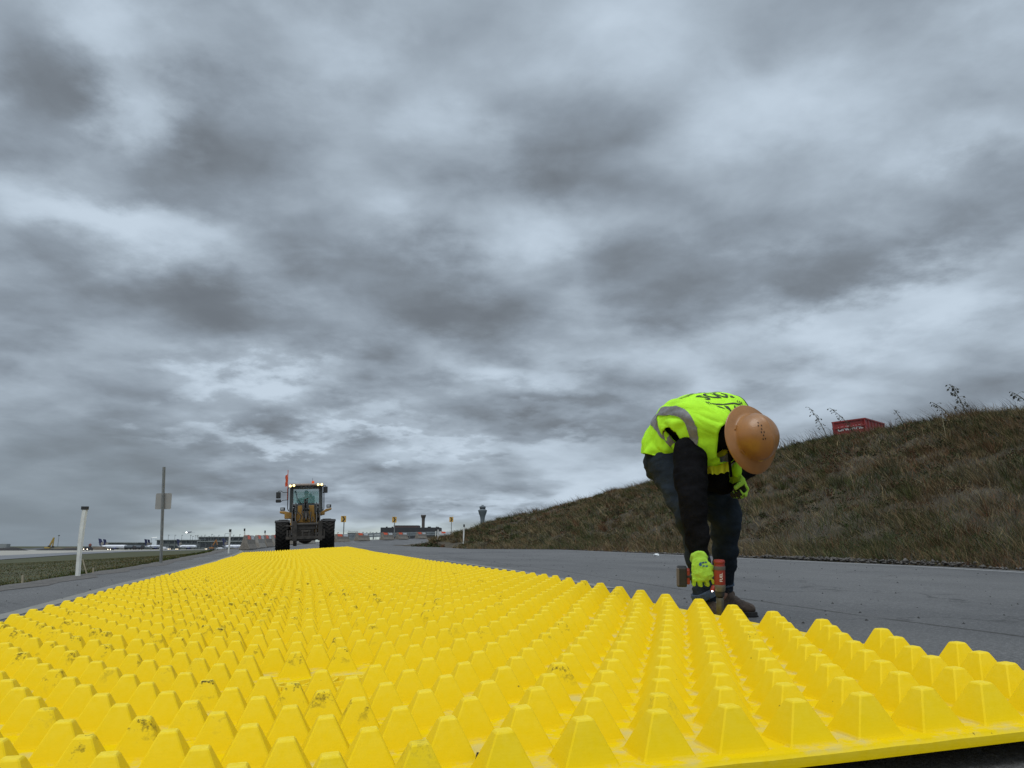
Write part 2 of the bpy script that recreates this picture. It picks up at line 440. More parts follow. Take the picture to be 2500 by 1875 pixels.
def asphalt_mat():
    m = material("asphalt", (.1, .1, .1), rough=.68, spec=.42, bump=.9, bscale=130)
    nt = m.node_tree; L = nt.links; b = nt.nodes['Principled BSDF']
    tc = nt.nodes.new('ShaderNodeTexCoord')
    def NZ(scale, detail, rough, vec=None):
        n = nt.nodes.new('ShaderNodeTexNoise'); L.new(vec or tc.outputs['Object'], n.inputs['Vector'])
        n.inputs['Scale'].default_value = scale; n.inputs['Detail'].default_value = detail; n.inputs['Roughness'].default_value = rough; return n.outputs['Fac']
    def MR(v, a, b_, c, d):
        n = nt.nodes.new('ShaderNodeMapRange'); n.clamp = True; L.new(v, n.inputs[0])
        for i, q in enumerate((a, b_, c, d)): n.inputs[i + 1].default_value = q
        return n.outputs[0]
    def MIX(f, a, c):
        n = nt.nodes.new('ShaderNodeMix'); n.data_type = 'RGBA'
        for s, q in ((n.inputs[0], f), (n.inputs[6], a), (n.inputs[7], c)):
            if isinstance(q, bpy.types.NodeSocket): L.new(q, s)
            elif isinstance(q, float): s.default_value = q
            else: s.default_value = (*q, 1)
        return n.outputs[2]
    # axes along / across the road
    mp = nt.nodes.new('ShaderNodeMapping'); mp.vector_type = 'TEXTURE'; mp.inputs['Rotation'].default_value = (0, 0, -AZ); L.new(tc.outputs['Object'], mp.inputs[0])
    st = nt.nodes.new('ShaderNodeMapping'); st.inputs['Scale'].default_value = (1.3, .09, 1); L.new(mp.outputs[0], st.inputs[0])
    streak = NZ(1.0, 5, .6, st.outputs[0]); big = NZ(.35, 5, .6); fine = NZ(52, 5, .78); speck = NZ(14, 3, .5)
    c = MIX(MR(big, .35, .65, 0, 1), (.086, .086, .087), (.150, .149, .146))
    c = MIX(MR(streak, .45, .7, 0, .55), c, (.175, .174, .171))
    c = MIX(MR(fine, .35, .6, .75, 0), c, (.045, .045, .045))
    c = MIX(MR(fine, .56, .70, 0, .85), c, (.25, .25, .25))
    c = MIX(MR(speck, .74, .78, 0, .7), c, (.03, .03, .03))
    # a wandering construction-joint crack along the lane
    sp = nt.nodes.new('ShaderNodeSeparateXYZ'); L.new(mp.outputs[0], sp.inputs[0])
    wob = NZ(1.7, 6, .7); 
    def M(op, a, b_=0.0):
        n = nt.nodes.new('ShaderNodeMath'); n.operation = op
        for s, q in ((n.inputs[0], a), (n.inputs[1], b_)):
            if isinstance(q, bpy.types.NodeSocket): L.new(q, s)
            else: s.default_value = q
        return n.outputs[0]
    for r0, wd in ((3.17, .017), (6.1, .006)):
        d = M('ABSOLUTE', M('ADD', M('SUBTRACT', sp.outputs[0], r0), M('MULTIPLY', M('SUBTRACT', wob, .5), .12)))
        c = MIX(M('MULTIPLY', MR(d, wd * .5, wd * 1.6, 1, 0), MR(NZ(2.5, 3, .5), .36, .50, .35, 1.0)), c, (.028, .025, .022))
    vo = nt.nodes.new('ShaderNodeTexVoronoi'); vo.feature = 'DISTANCE_TO_EDGE'; vo.inputs['Scale'].default_value = .55
    dv = nt.nodes.new('ShaderNodeVectorMath'); dv.operation = 'ADD'
    wn = nt.nodes.new('ShaderNodeTexNoise'); wn.inputs['Scale'].default_value = 2.2; wn.inputs['Detail'].default_value = 5; L.new(tc.outputs['Object'], wn.inputs['Vector'])
    L.new(tc.outputs['Object'], dv.inputs[0]); L.new(wn.outputs['Color'], dv.inputs[1]); L.new(dv.outputs[0], vo.inputs['Vector'])
    c = MIX(M('MULTIPLY', MR(vo.outputs['Distance'], .004, .014, .8, 0), MR(NZ(.5, 3, .5), .50, .60, 0, 1)), c, (.035, .034, .033))
    L.new(c, b.inputs['Base Color'])
    return m

MAT_ASPH = asphalt_mat()
MAT_LINE = material("worn_white_paint", (.27, .27, .265), .7, var=.2, vscale=20, dirt=(.15, .15, .155), dscale=7, damt=1.0)
MAT_LINE2 = material("worn_pale_paint", (.19, .185, .165), .7, var=.2, vscale=20, dirt=(.13, .13, .135), dscale=5, damt=1.0)
MAT_SHOULDER = material("gravel_shoulder", (.10, .093, .085), .95, var=.45, vscale=22, bump=1, bscale=45, dirt=(.05, .045, .04), dscale=4, damt=.8)
MAT_EARTH = material("turf_soil", (.042, .045, .012), .95, var=.35, vscale=.35, bump=.6, bscale=6, dirt=(.062, .046, .017), dscale=.11, damt=.8)
MAT_HILL = material("hill_soil", (.048, .038, .022), .95, var=.5, vscale=2.2, bump=1, bscale=8, dirt=(.072, .060, .042), dscale=.5, damt=.8)
MAT_APRON = material("apron_concrete", (.30, .285, .25), .85, var=.12, vscale=.05, dirt=(.2, .19, .17), dscale=.02, damt=.5)
MAT_TAXI = material("taxiway_asphalt", (.14, .145, .155), .85, var=.15, vscale=.05)

road_strip("road", 0, 1, 26, MAT_ASPH)
road_strip("edge_line", .958, .969, 2, MAT_LINE, .004)
road_strip("edge_line", .074, .085, 2, MAT_LINE2, .004, 0, 150)
road_strip("lane_line", .447, .456, 2, MAT_LINE2, .004, 27, 41)

# flat airfield all round, out to the horizon
def airfield():
    rr = np.r_[0, 40, 80, 120, 170, 240, 340, 500, 700, 950, 1500, 3000, 7000, 14000.]
    th = np.linspace(0, 2 * np.pi, 97)
    X = rr[:, None] * np.sin(th); Y = rr[:, None] * np.cos(th)
    Z = air_z(Y) - .06 + 0 * X
    grid_mesh("ground", np.stack([X, Y, Z], -1), MAT_EARTH, 'structure')
airfield()
def air_sheet(name, pts, mat, lift):
    vs = [Vector((p[0], p[1], float(air_z(p[1])) + lift)) for p in pts]
    n = len(vs) // 2
    G = np.array([[vs[i], vs[2 * n - 1 - i]] for i in range(n)])
    # subdivide along so that the sheet follows the slope
    t = np.linspace(0, n - 1, 60); i0 = np.clip(t.astype(int), 0, n - 2); w = (t - i0)[:, None, None]
    G = G[i0] * (1 - w) + G[i0 + 1] * w
    s = np.linspace(0, 1, 24)[None, :, None]; G = G[:, :1] * (1 - s) + G[:, 1:] * s
    G[..., 2] = air_z(G[..., 1]) + lift
    grid_mesh(name, G, mat, 'structure')
_tx = [air_pt(-260, 1391), air_pt(0, 1366.5), air_pt(195, 1353), air_pt(320, 1346.8), air_pt(445, 1343.6), air_pt(590, 1341.2)]
_cx = [air_pt(-260, 1371), air_pt(0, 1356.5), air_pt(195, 1348), air_pt(320, 1344.4), air_pt(445, 1342.6), air_pt(590, 1340.8)]
_far = [(-900, 120), (-900, 300), (-900, 600), (-900, 900), (-800, 1300), (-300, 1500)]
air_sheet("taxiway", [(p.x, p.y) for p in _tx] + [(p.x, p.y) for p in reversed(_cx)], MAT_TAXI, .02)
air_sheet("apron", [(p.x, p.y) for p in _cx] + [q for q in reversed(_far)], MAT_APRON, .03)

# verge: road edge -> shoulder -> grass falling away to the airfield
def verge():
    i1 = NL
    d = np.gradient(LE[:, :2], axis=0); nrm = np.stack([-d[:, 1], d[:, 0]], -1); nrm /= np.linalg.norm(nrm, axis=1)[:, None]
    offs = np.array([-.16, .10, .42])[None, :] + np.array([.16, .05, 0])[None, :] * (RNG.random((NL, 1)) - .5) * 1.6
    G = LE[:, None, :] + nrm[:, None, :] * offs[..., None]
    z = road_z(LE[:, 0], LE[:, 1])[:, None] + np.array([.004, .010, -.02])
    jit = (RNG.random((NL, 3)) - .5) * .02; jit[:, 0] = 0
    grid_mesh("gravel_shoulder", np.concatenate([G, (z + jit)[..., None]], -1), MAT_SHOULDER, 'structure')
    offs = np.array([.34, .8, 2, 4, 7, 11, 16, 24, 34, 46.])
    G = LE[:, None, :] + nrm[:, None, :] * offs[None, :, None]
    zr = road_z(LE[:, 0], LE[:, 1])[:, None]
    w = np.clip((offs - .34) / 45, 0, 1) ** .62
    z = (zr - .02) * (1 - w) + (air_z(G[..., 1]) - .3) * w + np.array([0, .02, .0, 0, 0, 0, 0, 0, 0, 0])
    grid_mesh("verge_turf", np.concatenate([G, z[..., None]], -1), MAT_EARTH, 'structure')
    return nrm
VN = verge()

# hill on the other side of the road
BASE = [(-11.2, 63.5), (-10.0, 61.5), (-8.0, 58.6), (-5.6, 54.2), (-3.3, 48.2), (-.1, 39.5), rf_to_xy(9.95, 28), rf_to_xy(9.95, 20), rf_to_xy(9.75, 13), rf_to_xy(9.65, 8), rf_to_xy(9.65, 2), rf_to_xy(9.65, -12)]
RIDGE = [(-6.4, 66.5, .10), (-5.0, 64.8, .30), (-2.6, 63.2, 1.05), (-.2, 64, 2.15), (2.8, 66, 2.95), (7.6, 62, 4.0), (11.4, 55, 4.72), (14.6, 41, 5.10), (17.0, 31, 4.92), (17.9, 26.5, 4.62), (19.4, 18, 4.0), (23, 2, 3.4)]
NS, NT = 300, 60
_b = spline(BASE, NS, True); _r = spline(RIDGE, NS, True)
def hill_point(s, t):
    """s along 0..1, t 0 (road) .. 1 (ridge); arrays"""
    k = s * (NS - 1); i = np.clip(k.astype(int), 0, NS - 2); w = (k - i)[..., None]
    b = _b[i] * (1 - w) + _b[i + 1] * w; r = _r[i] * (1 - w) + _r[i + 1] * w
    xy = b[..., :2] * (1 - t[..., None]) + r[..., :2] * t[..., None]
    zb = road_z(b[..., 0], b[..., 1]) - .015
    prof = np.interp(t, [0, .04, .12, .5, .8, 1], [0, .004, .07, .50, .84, 1])
    z = zb * (1 - prof) + (r[..., 2] + CAM_H) * prof
    return xy[..., 0], xy[..., 1], z
def lump(x, y):
    a = np.vectorize(lambda p, q: mnoise.noise((p * .35, q * .35, 3.1)) * .32 + mnoise.noise((p * 1.1, q * 1.1, 7.7)) * .15)(x, y)
    return a
def hill():
    s = np.linspace(0, 1, NS)[:, None] * np.ones((1, NT)); t = np.linspace(0, 1, NT)[None, :] * np.ones((NS, 1))
    x, y, z = hill_point(s, t)
    z = z + lump(x, y) * np.clip(t * 6, 0, 1) * np.clip(1.6 - t, .5, 1) * .7
    G = np.stack([x, y, z], -1)
    # the back: a shelf that rises a little towards the dump box, hidden from the road
    rid = G[:, -1]; back = []
    for dz, sc in ((-.05, 1.5), (.2, 5), (.9, 12), (1.2, 22), (1.0, 60)):
        q = rid.copy(); q[:, 0] += sc * .9; q[:, 1] += sc * .35
        lim = rid[:, 2] + dz * np.clip((rid[:, 2] - CAM_H - 2) / 3, -.2, 1)
        q[:, 2] = lim; back.append(q)
    G = np.concatenate([G, np.stack(back, 1)], 1)
    grid_mesh("hill", G, MAT_HILL, 'structure')
hill()
# ------------------------------------------------------------------ yellow pyramid mats
PS = .147                          # pitch of the pyramids
MR0, MF0 = 1.375, 1.405
_zf = [0, 1.3, 1.8, 2.4, 3.0, 3.6, 5.5, 7.5, 11.3, 18.5, 24.6, 31]
_zR = [-.262, -.262, -.257, -.248, -.240, -.230, -.201, -.203, -.190, -.118, -.024, .05]
_zl = [0, 1.3, 3, 4.7, 6.8, 9.9, 13.4, 19, 26, 31]
_zL = [-.346, -.346, -.347, -.343, -.317, -.295, -.272, -.245, -.185, -.15]
_wr = [-1.5, -.25, -.1, .05, .2, .35, .5, .7, 1.0, 1.5, 1.743]; _ww = [0, 0, .03, .12, .23, .37, .52, .58, .67, .87, 1]
HP, PLATE = .073, .024
def mat_top(r, f):
    """height of the pyramid tips: the side towards the worker rides up, its thin flange bends back to the asphalt"""
    r = np.asarray(r, float); f = np.asarray(f, float)
    w1 = np.interp(r, _wr, _ww); w2 = np.clip((r + 1.45) / 3.19, 0, 1); k = np.clip((f - 3) / 5, 0, 1)
    w = w1 * (1 - k) + w2 * k
    z = np.interp(f, _zl, _zL) * (1 - w) + np.interp(f, _zf, _zR) * w
    return CAM_H + z - np.clip(r - 1.83, 0, 1) * .20 * np.clip(f - 1.3, 0, 1)
def mat_material():
    m = material("yellow_rubber", (.75, .525, .001), rough=.58, spec=.07, var=.025, vscale=1.3, bump=.07, bscale=70)
    nt = m.node_tree; L = nt.links; b = nt.nodes['Principled BSDF']
    old = b.inputs['Base Color'].links[0].from_socket
    tc = nt.nodes.new('ShaderNodeTexCoord')
    def NZ(scale, detail, rough, vec=None):
        n = nt.nodes.new('ShaderNodeTexNoise'); L.new(vec or tc.outputs['Object'], n.inputs['Vector'])
        n.inputs['Scale'].default_value = scale; n.inputs['Detail'].default_value = detail; n.inputs['Roughness'].default_value = rough; return n.outputs['Fac']
    def MR(v, a, b_, c, d):
        n = nt.nodes.new('ShaderNodeMapRange'); n.clamp = True; L.new(v, n.inputs[0])
        for i, q in enumerate((a, b_, c, d)): n.inputs[i + 1].default_value = q
        return n.outputs[0]
    def M(op, a, b_=0.0, cl=False):
        n = nt.nodes.new('ShaderNodeMath'); n.operation = op; n.use_clamp = cl
        for s, q in ((n.inputs[0], a), (n.inputs[1], b_)):
            if isinstance(q, bpy.types.NodeSocket): L.new(q, s)
            else: s.default_value = q
        return n.outputs[0]
    def MIX(f, a, c):
        n = nt.nodes.new('ShaderNodeMix'); n.data_type = 'RGBA'
        for s, q in ((n.inputs[0], f), (n.inputs[6], a), (n.inputs[7], c)):
            if isinstance(q, bpy.types.NodeSocket): L.new(q, s)
            elif isinstance(q, float): s.default_value = q
            else: s.default_value = (*q, 1)
        return n.outputs[2]
    at = nt.nodes.new('ShaderNodeAttribute'); at.attribute_name = 'wear_sheen'
    sp = nt.nodes.new('ShaderNodeSeparateColor'); L.new(at.outputs['Color'], sp.inputs[0])
    scuff, high, grime = sp.outputs          # per-pyramid scuffing, mask of rubbed edges and sky-paled tops, dirt in the valleys
    pale = M('MULTIPLY', high, MR(NZ(60, 3, .6), .3, .6, .35, 1.0))
    c = MIX(M('MULTIPLY', pale, .40), old, (.86, .74, .12))  # tops tinted paler to stand in for sky reflection; rubbed edges share the tint
    # rubber and soil rubbed off by passing tyres
    n = NZ(30, 7, .75); n2 = NZ(130, 3, .6)
    s = M('MULTIPLY', M('MULTIPLY', scuff, MR(high, .10, .42, .25, 1)), MR(n, .53, .60, 0, 1)); s = M('MULTIPLY', s, MR(n2, .35, .55, .35, 1))
    c = MIX(M('MULTIPLY', s, .95), c, (.030, .022, .012))
    g = M('MULTIPLY', grime, MR(NZ(11, 6, .7), .48, .63, 0, .62))
    c = MIX(g, c, (.52, .46, .22))
    dots = MR(NZ(75, 2, .5), .775, .79, 0, .8); c = MIX(M('MULTIPLY', dots, .8), c, (.06, .045, .02))
    L.new(c, b.inputs['Base Color'])
    # faint rings left by the mould
    wv = nt.nodes.new('ShaderNodeTexWave'); wv.bands_direction = 'Z'; wv.inputs['Scale'].default_value = 60; wv.inputs['Distortion'].default_value = 3; wv.inputs['Detail'].default_value = 2
    L.new(tc.outputs['Object'], wv.inputs[0])
    b2 = nt.nodes.new('ShaderNodeBump'); b2.inputs['Strength'].default_value = .02; b2.inputs['Distance'].default_value = .004
    L.new(wv.outputs['Fac'], b2.inputs['Height']); L.new(b.inputs['Normal'].links[0].from_socket, b2.inputs['Normal']); L.new(b2.outputs[0], b.inputs['Normal'])
    return m
MAT_YEL = mat_material()
NROW = 14
ORD = ['first', 'second', 'third', 'fourth', 'fifth', 'sixth', 'seventh', 'eighth', 'ninth', 'tenth', 'eleventh', 'twelfth', 'thirteenth', 'fourteenth']
def build_mat(k):
    dr = 0.0 if k == 0 else random.uniform(-.03, .02); df = 0.0 if k == 0 else random.uniform(-.008, .008); sk = 0.0 if k == 0 else random.uniform(-.006, .006)
    hb, ht, ch = .355 * PS, .094 * PS, .0030     # half base, half top, chamfer
    rings = [(hb, 0.0, ch * 1.3), (hb * .93, .006, ch), (ht + .0032, HP - .0032, ch), (ht, HP, ch * .8)]
    V = []; Q = []; W = []; T = []
    cx = []; 
    for j in range(k * NROW, (k + 1) * NROW):
        for i in range(-20, 7):
            r = MR0 + (i + .5 * (j % 2)) * PS; f = MF0 + j * PS
            if r < -1.455 or r > 1.76: continue
            if k == 0 and j in (7, 8) and abs(r - .06) < .16: continue
            cx.append((r, f, j))
    for (r, f, j) in cx:
        b0 = len(V)
        inlane = math.exp(-((r + .25) / .85) ** 2) * math.exp(-((f - 4.2) / 2.2) ** 2)
        sc = 1.0 if random.random() < .012 + .42 * inlane else (.35 if random.random() < .04 + .2 * inlane else .0)
        if f > 10: sc *= .5
        jx = random.uniform(-.0012, .0012); jy = random.uniform(-.0012, .0012); hh = random.uniform(.975, 1.01)
        for ri, (h, z, c) in enumerate(rings):
            pts = [(h - c, -h), (h, -h + c), (h, h - c), (h - c, h), (-h + c, h), (-h, h - c), (-h, -h + c), (-h + c, -h)]
            for (a, b) in pts:
                tt = z / HP
                V.append((r + a + jx * tt, f + b + jy * tt, z * hh)); W.append((sc * min(1, max(0, (tt - .15) * 1.3)), 1.0 if ri == 3 else (.45 if ri == 2 else .08), 1.0 if ri == 0 else 0.0))
        for ri in range(3):
            for q in range(8):
                Q.append((b0 + ri * 8 + q, b0 + ri * 8 + (q + 1) % 8, b0 + ri * 8 + 8 + (q + 1) % 8, b0 + ri * 8 + 8 + q))
        t0 = b0 + 24
        V.append((r + jx, f + jy, HP * hh + .0006)); W.append((sc, .75, 0))
        T += [(t0 + q, t0 + (q + 1) % 8, b0 + 32) for q in range(8)]
    # the sheet under them, with a thick rim
    r0, r1 = -1.535, 2.03
    f0 = MF0 + k * NROW * PS - PS * .5 + (.002 if k else -.012); f1 = MF0 + (k + 1) * NROW * PS - PS * .5 - .006
    nr, nf = 54, 20
    rr = np.linspace(r0, r1, nr); ff = np.linspace(f0, f1, nf)
    def sheet(zo, inset=0.0):
        b = len(V)
        for a in range(nf):
            for q in range(nr):
                x = np.clip(rr[q], r0 + inset, r1 - inset); y = np.clip(ff[a], f0 + inset, f1 - inset)
                V.append((x, y, zo)); W.append((0, .0, 1.0 if zo == 0 else 0.0))
        return b
    top = sheet(0.0, .006); bot = sheet(-PLATE)
    mid = None
    for a in range(nf - 1):
        for q in range(nr - 1):
            i = top + a * nr + q; Q.append((i, i + 1, i + nr + 1, i + nr))
            i = bot + a * nr + q; Q.append((i, i + nr, i + nr + 1, i + 1))
    # rim: bevelled upper edge then vertical wall
    loop = [(0, q) for q in range(nr)] + [(a, nr - 1) for a in range(1, nf)] + [(nf - 1, q) for q in range(nr - 2, -1, -1)] + [(a, 0) for a in range(nf - 2, 0, -1)]
    rim = len(V)
    for (a, q) in loop:
        V.append((rr[q] + 0.0, ff[a], -.007 + random.uniform(-.0012, .0012))); W.append((0, .55, 0))
    n = len(loop)
    for e in range(n):
        a0, q0 = loop[e]; a1, q1 = loop[(e + 1) % n]
        Q.append((top + a0 * nr + q0, rim + e, rim + (e + 1) % n, top + a1 * nr + q1))
        Q.append((rim + e, bot + a0 * nr + q0, bot + a1 * nr + q1, rim + (e + 1) % n))
    if k == 0:   # moulded pocket with raised ribs where pyramids are missing
        def rib(path, w, h):
            for (a, b) in zip(path[:-1], path[1:]):
                d = np.array(b) - np.array(a); L_ = np.linalg.norm(d); nn = np.array([-d[1], d[0]]) / L_ * w / 2
                b0 = len(V)
                for p, zz in ((np.array(a) - nn, -.001), (np.array(a) + nn, -.001), (np.array(b) + nn, -.001), (np.array(b) - nn, -.001)):
                    V.append((p[0], p[1], zz)); W.append((0, .2, .5))
                for p in (np.array(a) - nn * .6, np.array(a) + nn * .6, np.array(b) + nn * .6, np.array(b) - nn * .6):
                    V.append((p[0], p[1], h)); W.append((0, .7, 0))
                Q.append((b0 + 4, b0 + 5, b0 + 6, b0 + 7)) if False else Q.append((b0 + 7, b0 + 6, b0 + 5, b0 + 4))
                for e in range(4): Q.append((b0 + e, b0 + 4 + e, b0 + 4 + (e + 1) % 4, b0 + (e + 1) % 4))
        c0 = (.06, MF0 + 7.5 * PS)
        rib([(c0[0] + .13 * math.cos(a), c0[1] + .055 * math.sin(a)) for a in np.linspace(0, 2 * math.pi, 18)], .014, .012)
        rib([(c0[0] - .22, c0[1] - .02), (c0[0] - .135, c0[1])], .016, .010)
        rib([(c0[0] + .02, c0[1] - .05), (c0[0] + .05, c0[1] + .05)], .012, .009); rib([(c0[0] - .06, c0[1] - .03), (c0[0] - .02, c0[1] + .03)], .012, .009)
    V = np.array(V); W = np.array(W)
    r = V[:, 0] + dr + sk * (V[:, 1] - f0); f = V[:, 1] + df
    z = mat_top(V[:, 0], V[:, 1]) - HP + V[:, 2]
    rs = r + shift(f)
    x, y = rf_to_xy(rs, f)
    ox, oy = rf_to_xy(.35 + shift(f0), f0); oz = float(road_z(ox, oy))
    me = mesh_arrays("pyramid_mat", np.stack([x - ox, y - oy, z - oz], -1), Q, T)
    ca = me.color_attributes.new('wear_sheen', 'FLOAT_COLOR', 'POINT')
    ca.data.foreach_set('color', np.c_[W, np.ones(len(W))].astype(np.float32).ravel())
    set_smooth(me, False)
    o = link("pyramid_mat", me, MAT_YEL, loc=(ox, oy, oz))
    if k == 0: lab = "yellow pyramid mat closest to the camera, its thick front edge curled off the asphalt"
    elif k == 1: lab = "yellow pyramid mat beside the bent-over worker's boots, second sheet from the camera"
    elif k == 11: lab = "last yellow pyramid mat in the strip, lying just in front of the loader's tyres"
    else: lab = f"{ORD[k]} yellow pyramid mat counted from the camera along the strip"
    tag(o, lab.replace('crouching', 'bent-over'), "mat", "yellow pyramid mats laid in a strip along the road")
for k in range(12): build_mat(k)

# dark strap end poking out over the front rim of the first mat
_d = ray(1166, 1866); _t = 1.5
for _ in range(30):
    _q = _d * _t; _zz = float(mat_top(*xy_to_rf(_q.x, _q.y))) - HP - CAM_H; _t = _zz / _d.z
_q = _d * _t; _m = MB(); _m.box((0, 0, .009), (.0085, .0035, .022), Euler((R(-14), R(12), 0)).to_matrix()); _m.box((0, .006, .0015), (.009, .016, .003))
tag(_m.build("strap_end", material("black_webbing", (.012, .012, .012), .8), loc=(_q.x, _q.y, _q.z + CAM_H), bevel=.0008), "small black strap end sticking up by the front rim of the closest mat", "strap")

# small dark bracket standing at the mats' outer edge
_m = MB(); _p = P(388, 1400, 8.2); _p.z = float(road_z(_p.x, _p.y))
_m.box((0, 0, .035), (.07, .05, .07)); _m.box((0, 0, .078), (.085, .03, .018)); _m.cyl((0, -.03, .04), (0, .03, .04), .018)
tag(_m.build("anchor_bracket", material("dark_steel", (.05, .045, .035), .6, .4, var=.3), bevel=.004, loc=_p), "small dark metal bracket on the asphalt at the mats' grass-side edge", "bracket")

# ------------------------------------------------------------------ vegetation
def blades(name, base, h, w, lean, bend, col, label, kind='stuff', seg=2, mat=None):
    n = len(base); th = RNG.random(n) * np.pi
    ux = np.stack([np.cos(th), np.sin(th), 0 * th], -1)
    up = np.stack([lean[:, 0], lean[:, 1], np.ones(n)], -1); up /= np.linalg.norm(up, axis=1)[:, None]
    bd = np.stack([bend[:, 0], bend[:, 1], 0 * th], -1)
    h = h[:, None]; w = w[:, None]
    m = base + up * h * .55 + bd * h * .18; t = base + up * h * .95 + bd * h * .62
    V = np.stack([base - ux * w, base + ux * w, m + ux * w * .7, m - ux * w * .7, t], 1)
    i = np.arange(n)[:, None] * 5
    me = mesh_arrays(name, V.reshape(-1, 3), i + np.array([[0, 1, 2, 3]]), i + np.array([[3, 2, 4]]))
    ca = me.color_attributes.new('tint', 'FLOAT_COLOR', 'POINT')
    c = np.repeat(np.c_[col, np.ones(n)], 5, 0).astype(np.float32); ca.data.foreach_set('color', c.ravel())
    o = link(name, me, mat or MAT_BLADE); tag(o, label, "grass", kind=kind); return o
MAT_BLADE = material("dry_stalks", (.1, .1, .1), .85, spec=.15, attr='tint', var=.25, vscale=2)
def pick(cols, idx): return np.asarray(cols)[idx]
def noise2(x, y, s, o=0.0):
    return np.array([mnoise.noise((a * s + o, b * s, o * .7)) for a, b in zip(x, y)])

def hill_grass():
    N = 420000
    s = RNG.random(N); t = RNG.random(N) ** .9
    # denser towards the camera
    s = np.where(RNG.random(N) < .55, .42 + .50 * s, s)
    t = np.where(RNG.random(N) < .12, .012 + .10 * RNG.random(N), t); t = np.clip(t, .012, 1.03)
    x, y, z = hill_point(np.clip(s, 0, 1), np.clip(t, 0, 1))
    x = x + (RNG.random(N) - .5) * .1; 
    z = z + lump(x, y) * np.clip(t * 6, 0, 1) * np.clip(1.6 - t, .5, 1) * .7 - .02
    a = noise2(x, y, .45, 2.0); b = noise2(x, y, 1.3, 5.0); c = noise2(x, y, .18, 9.0)
    keep = (RNG.random(N) < .80 + .5 * b + .25 * a) & (z > -5)
    dist = np.hypot(x, y); keep &= (y > 1) & ((z > road_z(x, y) + .30) | (y < 50))
    x, y, z, t, a, b, c, dist = [q[keep] for q in (x, y, z, t, a, b, c, dist)]; n = len(x)
    kind = RNG.random(n)
    brown = np.array([(.120, .088, .044), (.150, .115, .060), (.092, .068, .034), (.078, .062, .034), (.22, .17, .09)])
    green = np.array([(.040, .052, .018), (.055, .068, .024), (.032, .042, .018)])
    red = np.array([(.11, .050, .028), (.13, .065, .034)])
    grey = np.array([(.085, .080, .066), (.065, .062, .052)])
    col = pick(brown, RNG.integers(0, 5, n))
    gm = (kind < .27 + .55 * a + .25 * b); col = np.where(gm[:, None], pick(green, RNG.integers(0, 3, n)), col)
    rm = (~gm) & (RNG.random(n) < .10 + .5 * np.clip(c + .1, 0, 1)); col = np.where(rm[:, None], pick(red, RNG.integers(0, 2, n)), col)
    gy = (~gm) & (RNG.random(n) < .22); col = np.where(gy[:, None], pick(grey, RNG.integers(0, 2, n)), col)
    col = col * (.75 + .5 * RNG.random(n))[:, None] * 1.3
    h = (.12 + .28 * RNG.random(n) ** 1.8) * (1 + .5 * b) * np.where(t > .93, .8, 1.0)
    h = np.where(RNG.random(n) < .03, h * 1.5, h)
    w = (.0020 + .0028 * RNG.random(n)) * np.clip(dist / 16, .8, 3.2)
    lean = np.stack([-.15 + .75 * RNG.normal(size=n), .7 * RNG.normal(size=n)], -1)
    bend = np.stack([-.25 + .6 * RNG.normal(size=n), .4 * RNG.normal(size=n)], -1)
    blades("dry_grass", np.stack([x, y, z], -1), h, w, lean, bend, col, "brown and olive dry weeds covering the hill slope")
    # tussocks: clumps of longer stalks that share a colour and a lean
    C = 1700; s = np.where(RNG.random(1700) < .5, .4 + .45 * RNG.random(1700), RNG.random(1700)); t = .02 + .97 * RNG.random(C)
    cx_, cy_, cz_ = hill_point(s, t); k = (noise2(cx_, cy_, .6, 6.6) > -.12) & ((cz_ > road_z(cx_, cy_) + .30) | (cy_ < 50)); cx_, cy_, t = cx_[k], cy_[k], t[k]; cz_ = cz_[k] + lump(cx_, cy_) * np.clip(t * 6, 0, 1) * np.clip(1.6 - t, .5, 1) * .7
    C = len(cx_); per = 52; n = C * per; rad = np.repeat(.05 + .16 * RNG.random(C), per); th_ = RNG.random(n) * 6.283; rr_ = np.sqrt(RNG.random(n)) * rad
    ox_, oy_ = np.cos(th_) * rr_, np.sin(th_) * rr_
    base = np.stack([np.repeat(cx_, per) + ox_, np.repeat(cy_, per) + oy_, np.repeat(cz_, per) - .03], -1); dist = np.hypot(base[:, 0], base[:, 1])
    tone = pick([(.16, .115, .058), (.105, .074, .036), (.060, .066, .020), (.042, .052, .016), (.13, .068, .034), (.085, .078, .05), (.21, .16, .085)], np.repeat(RNG.integers(0, 7, C), per)) * (.7 + .6 * RNG.random(n))[:, None]
    h = np.repeat(.22 + .34 * RNG.random(C), per) * (.55 + .6 * RNG.random(n))
    lean = np.stack([ox_ / rad * .45 - .12, oy_ / rad * .45], -1) + .15 * RNG.normal(size=(n, 2)); bend = lean * .8 + np.stack([-.25 + .3 * RNG.normal(size=n), .3 * RNG.normal(size=n)], -1)
    blades("tussock_grass", base, h, (.002 + .0025 * RNG.random(n)) * np.clip(dist / 16, .8, 3), lean, bend, tone, "straw, russet and green tussocks dotted over the hill slope")
    # feathery stalks along the crest
    M_ = 14000; s = RNG.random(M_); t = 1.0 - .05 * RNG.random(M_)
    x, y, z = hill_point(s, t); z = z + lump(x, y) * .4 - .03
    k = (RNG.random(M_) < .35 + 1.1 * noise2(x, y, .5, 3.3)); x, y, z = x[k], y[k], z[k]; n = len(x)
    h = .22 + .62 * RNG.random(n) ** 2.0; dist = np.hypot(x, y)
    col = pick([(.10, .075, .045), (.07, .055, .035), (.16, .12, .07)], RNG.integers(0, 3, n)) * .9
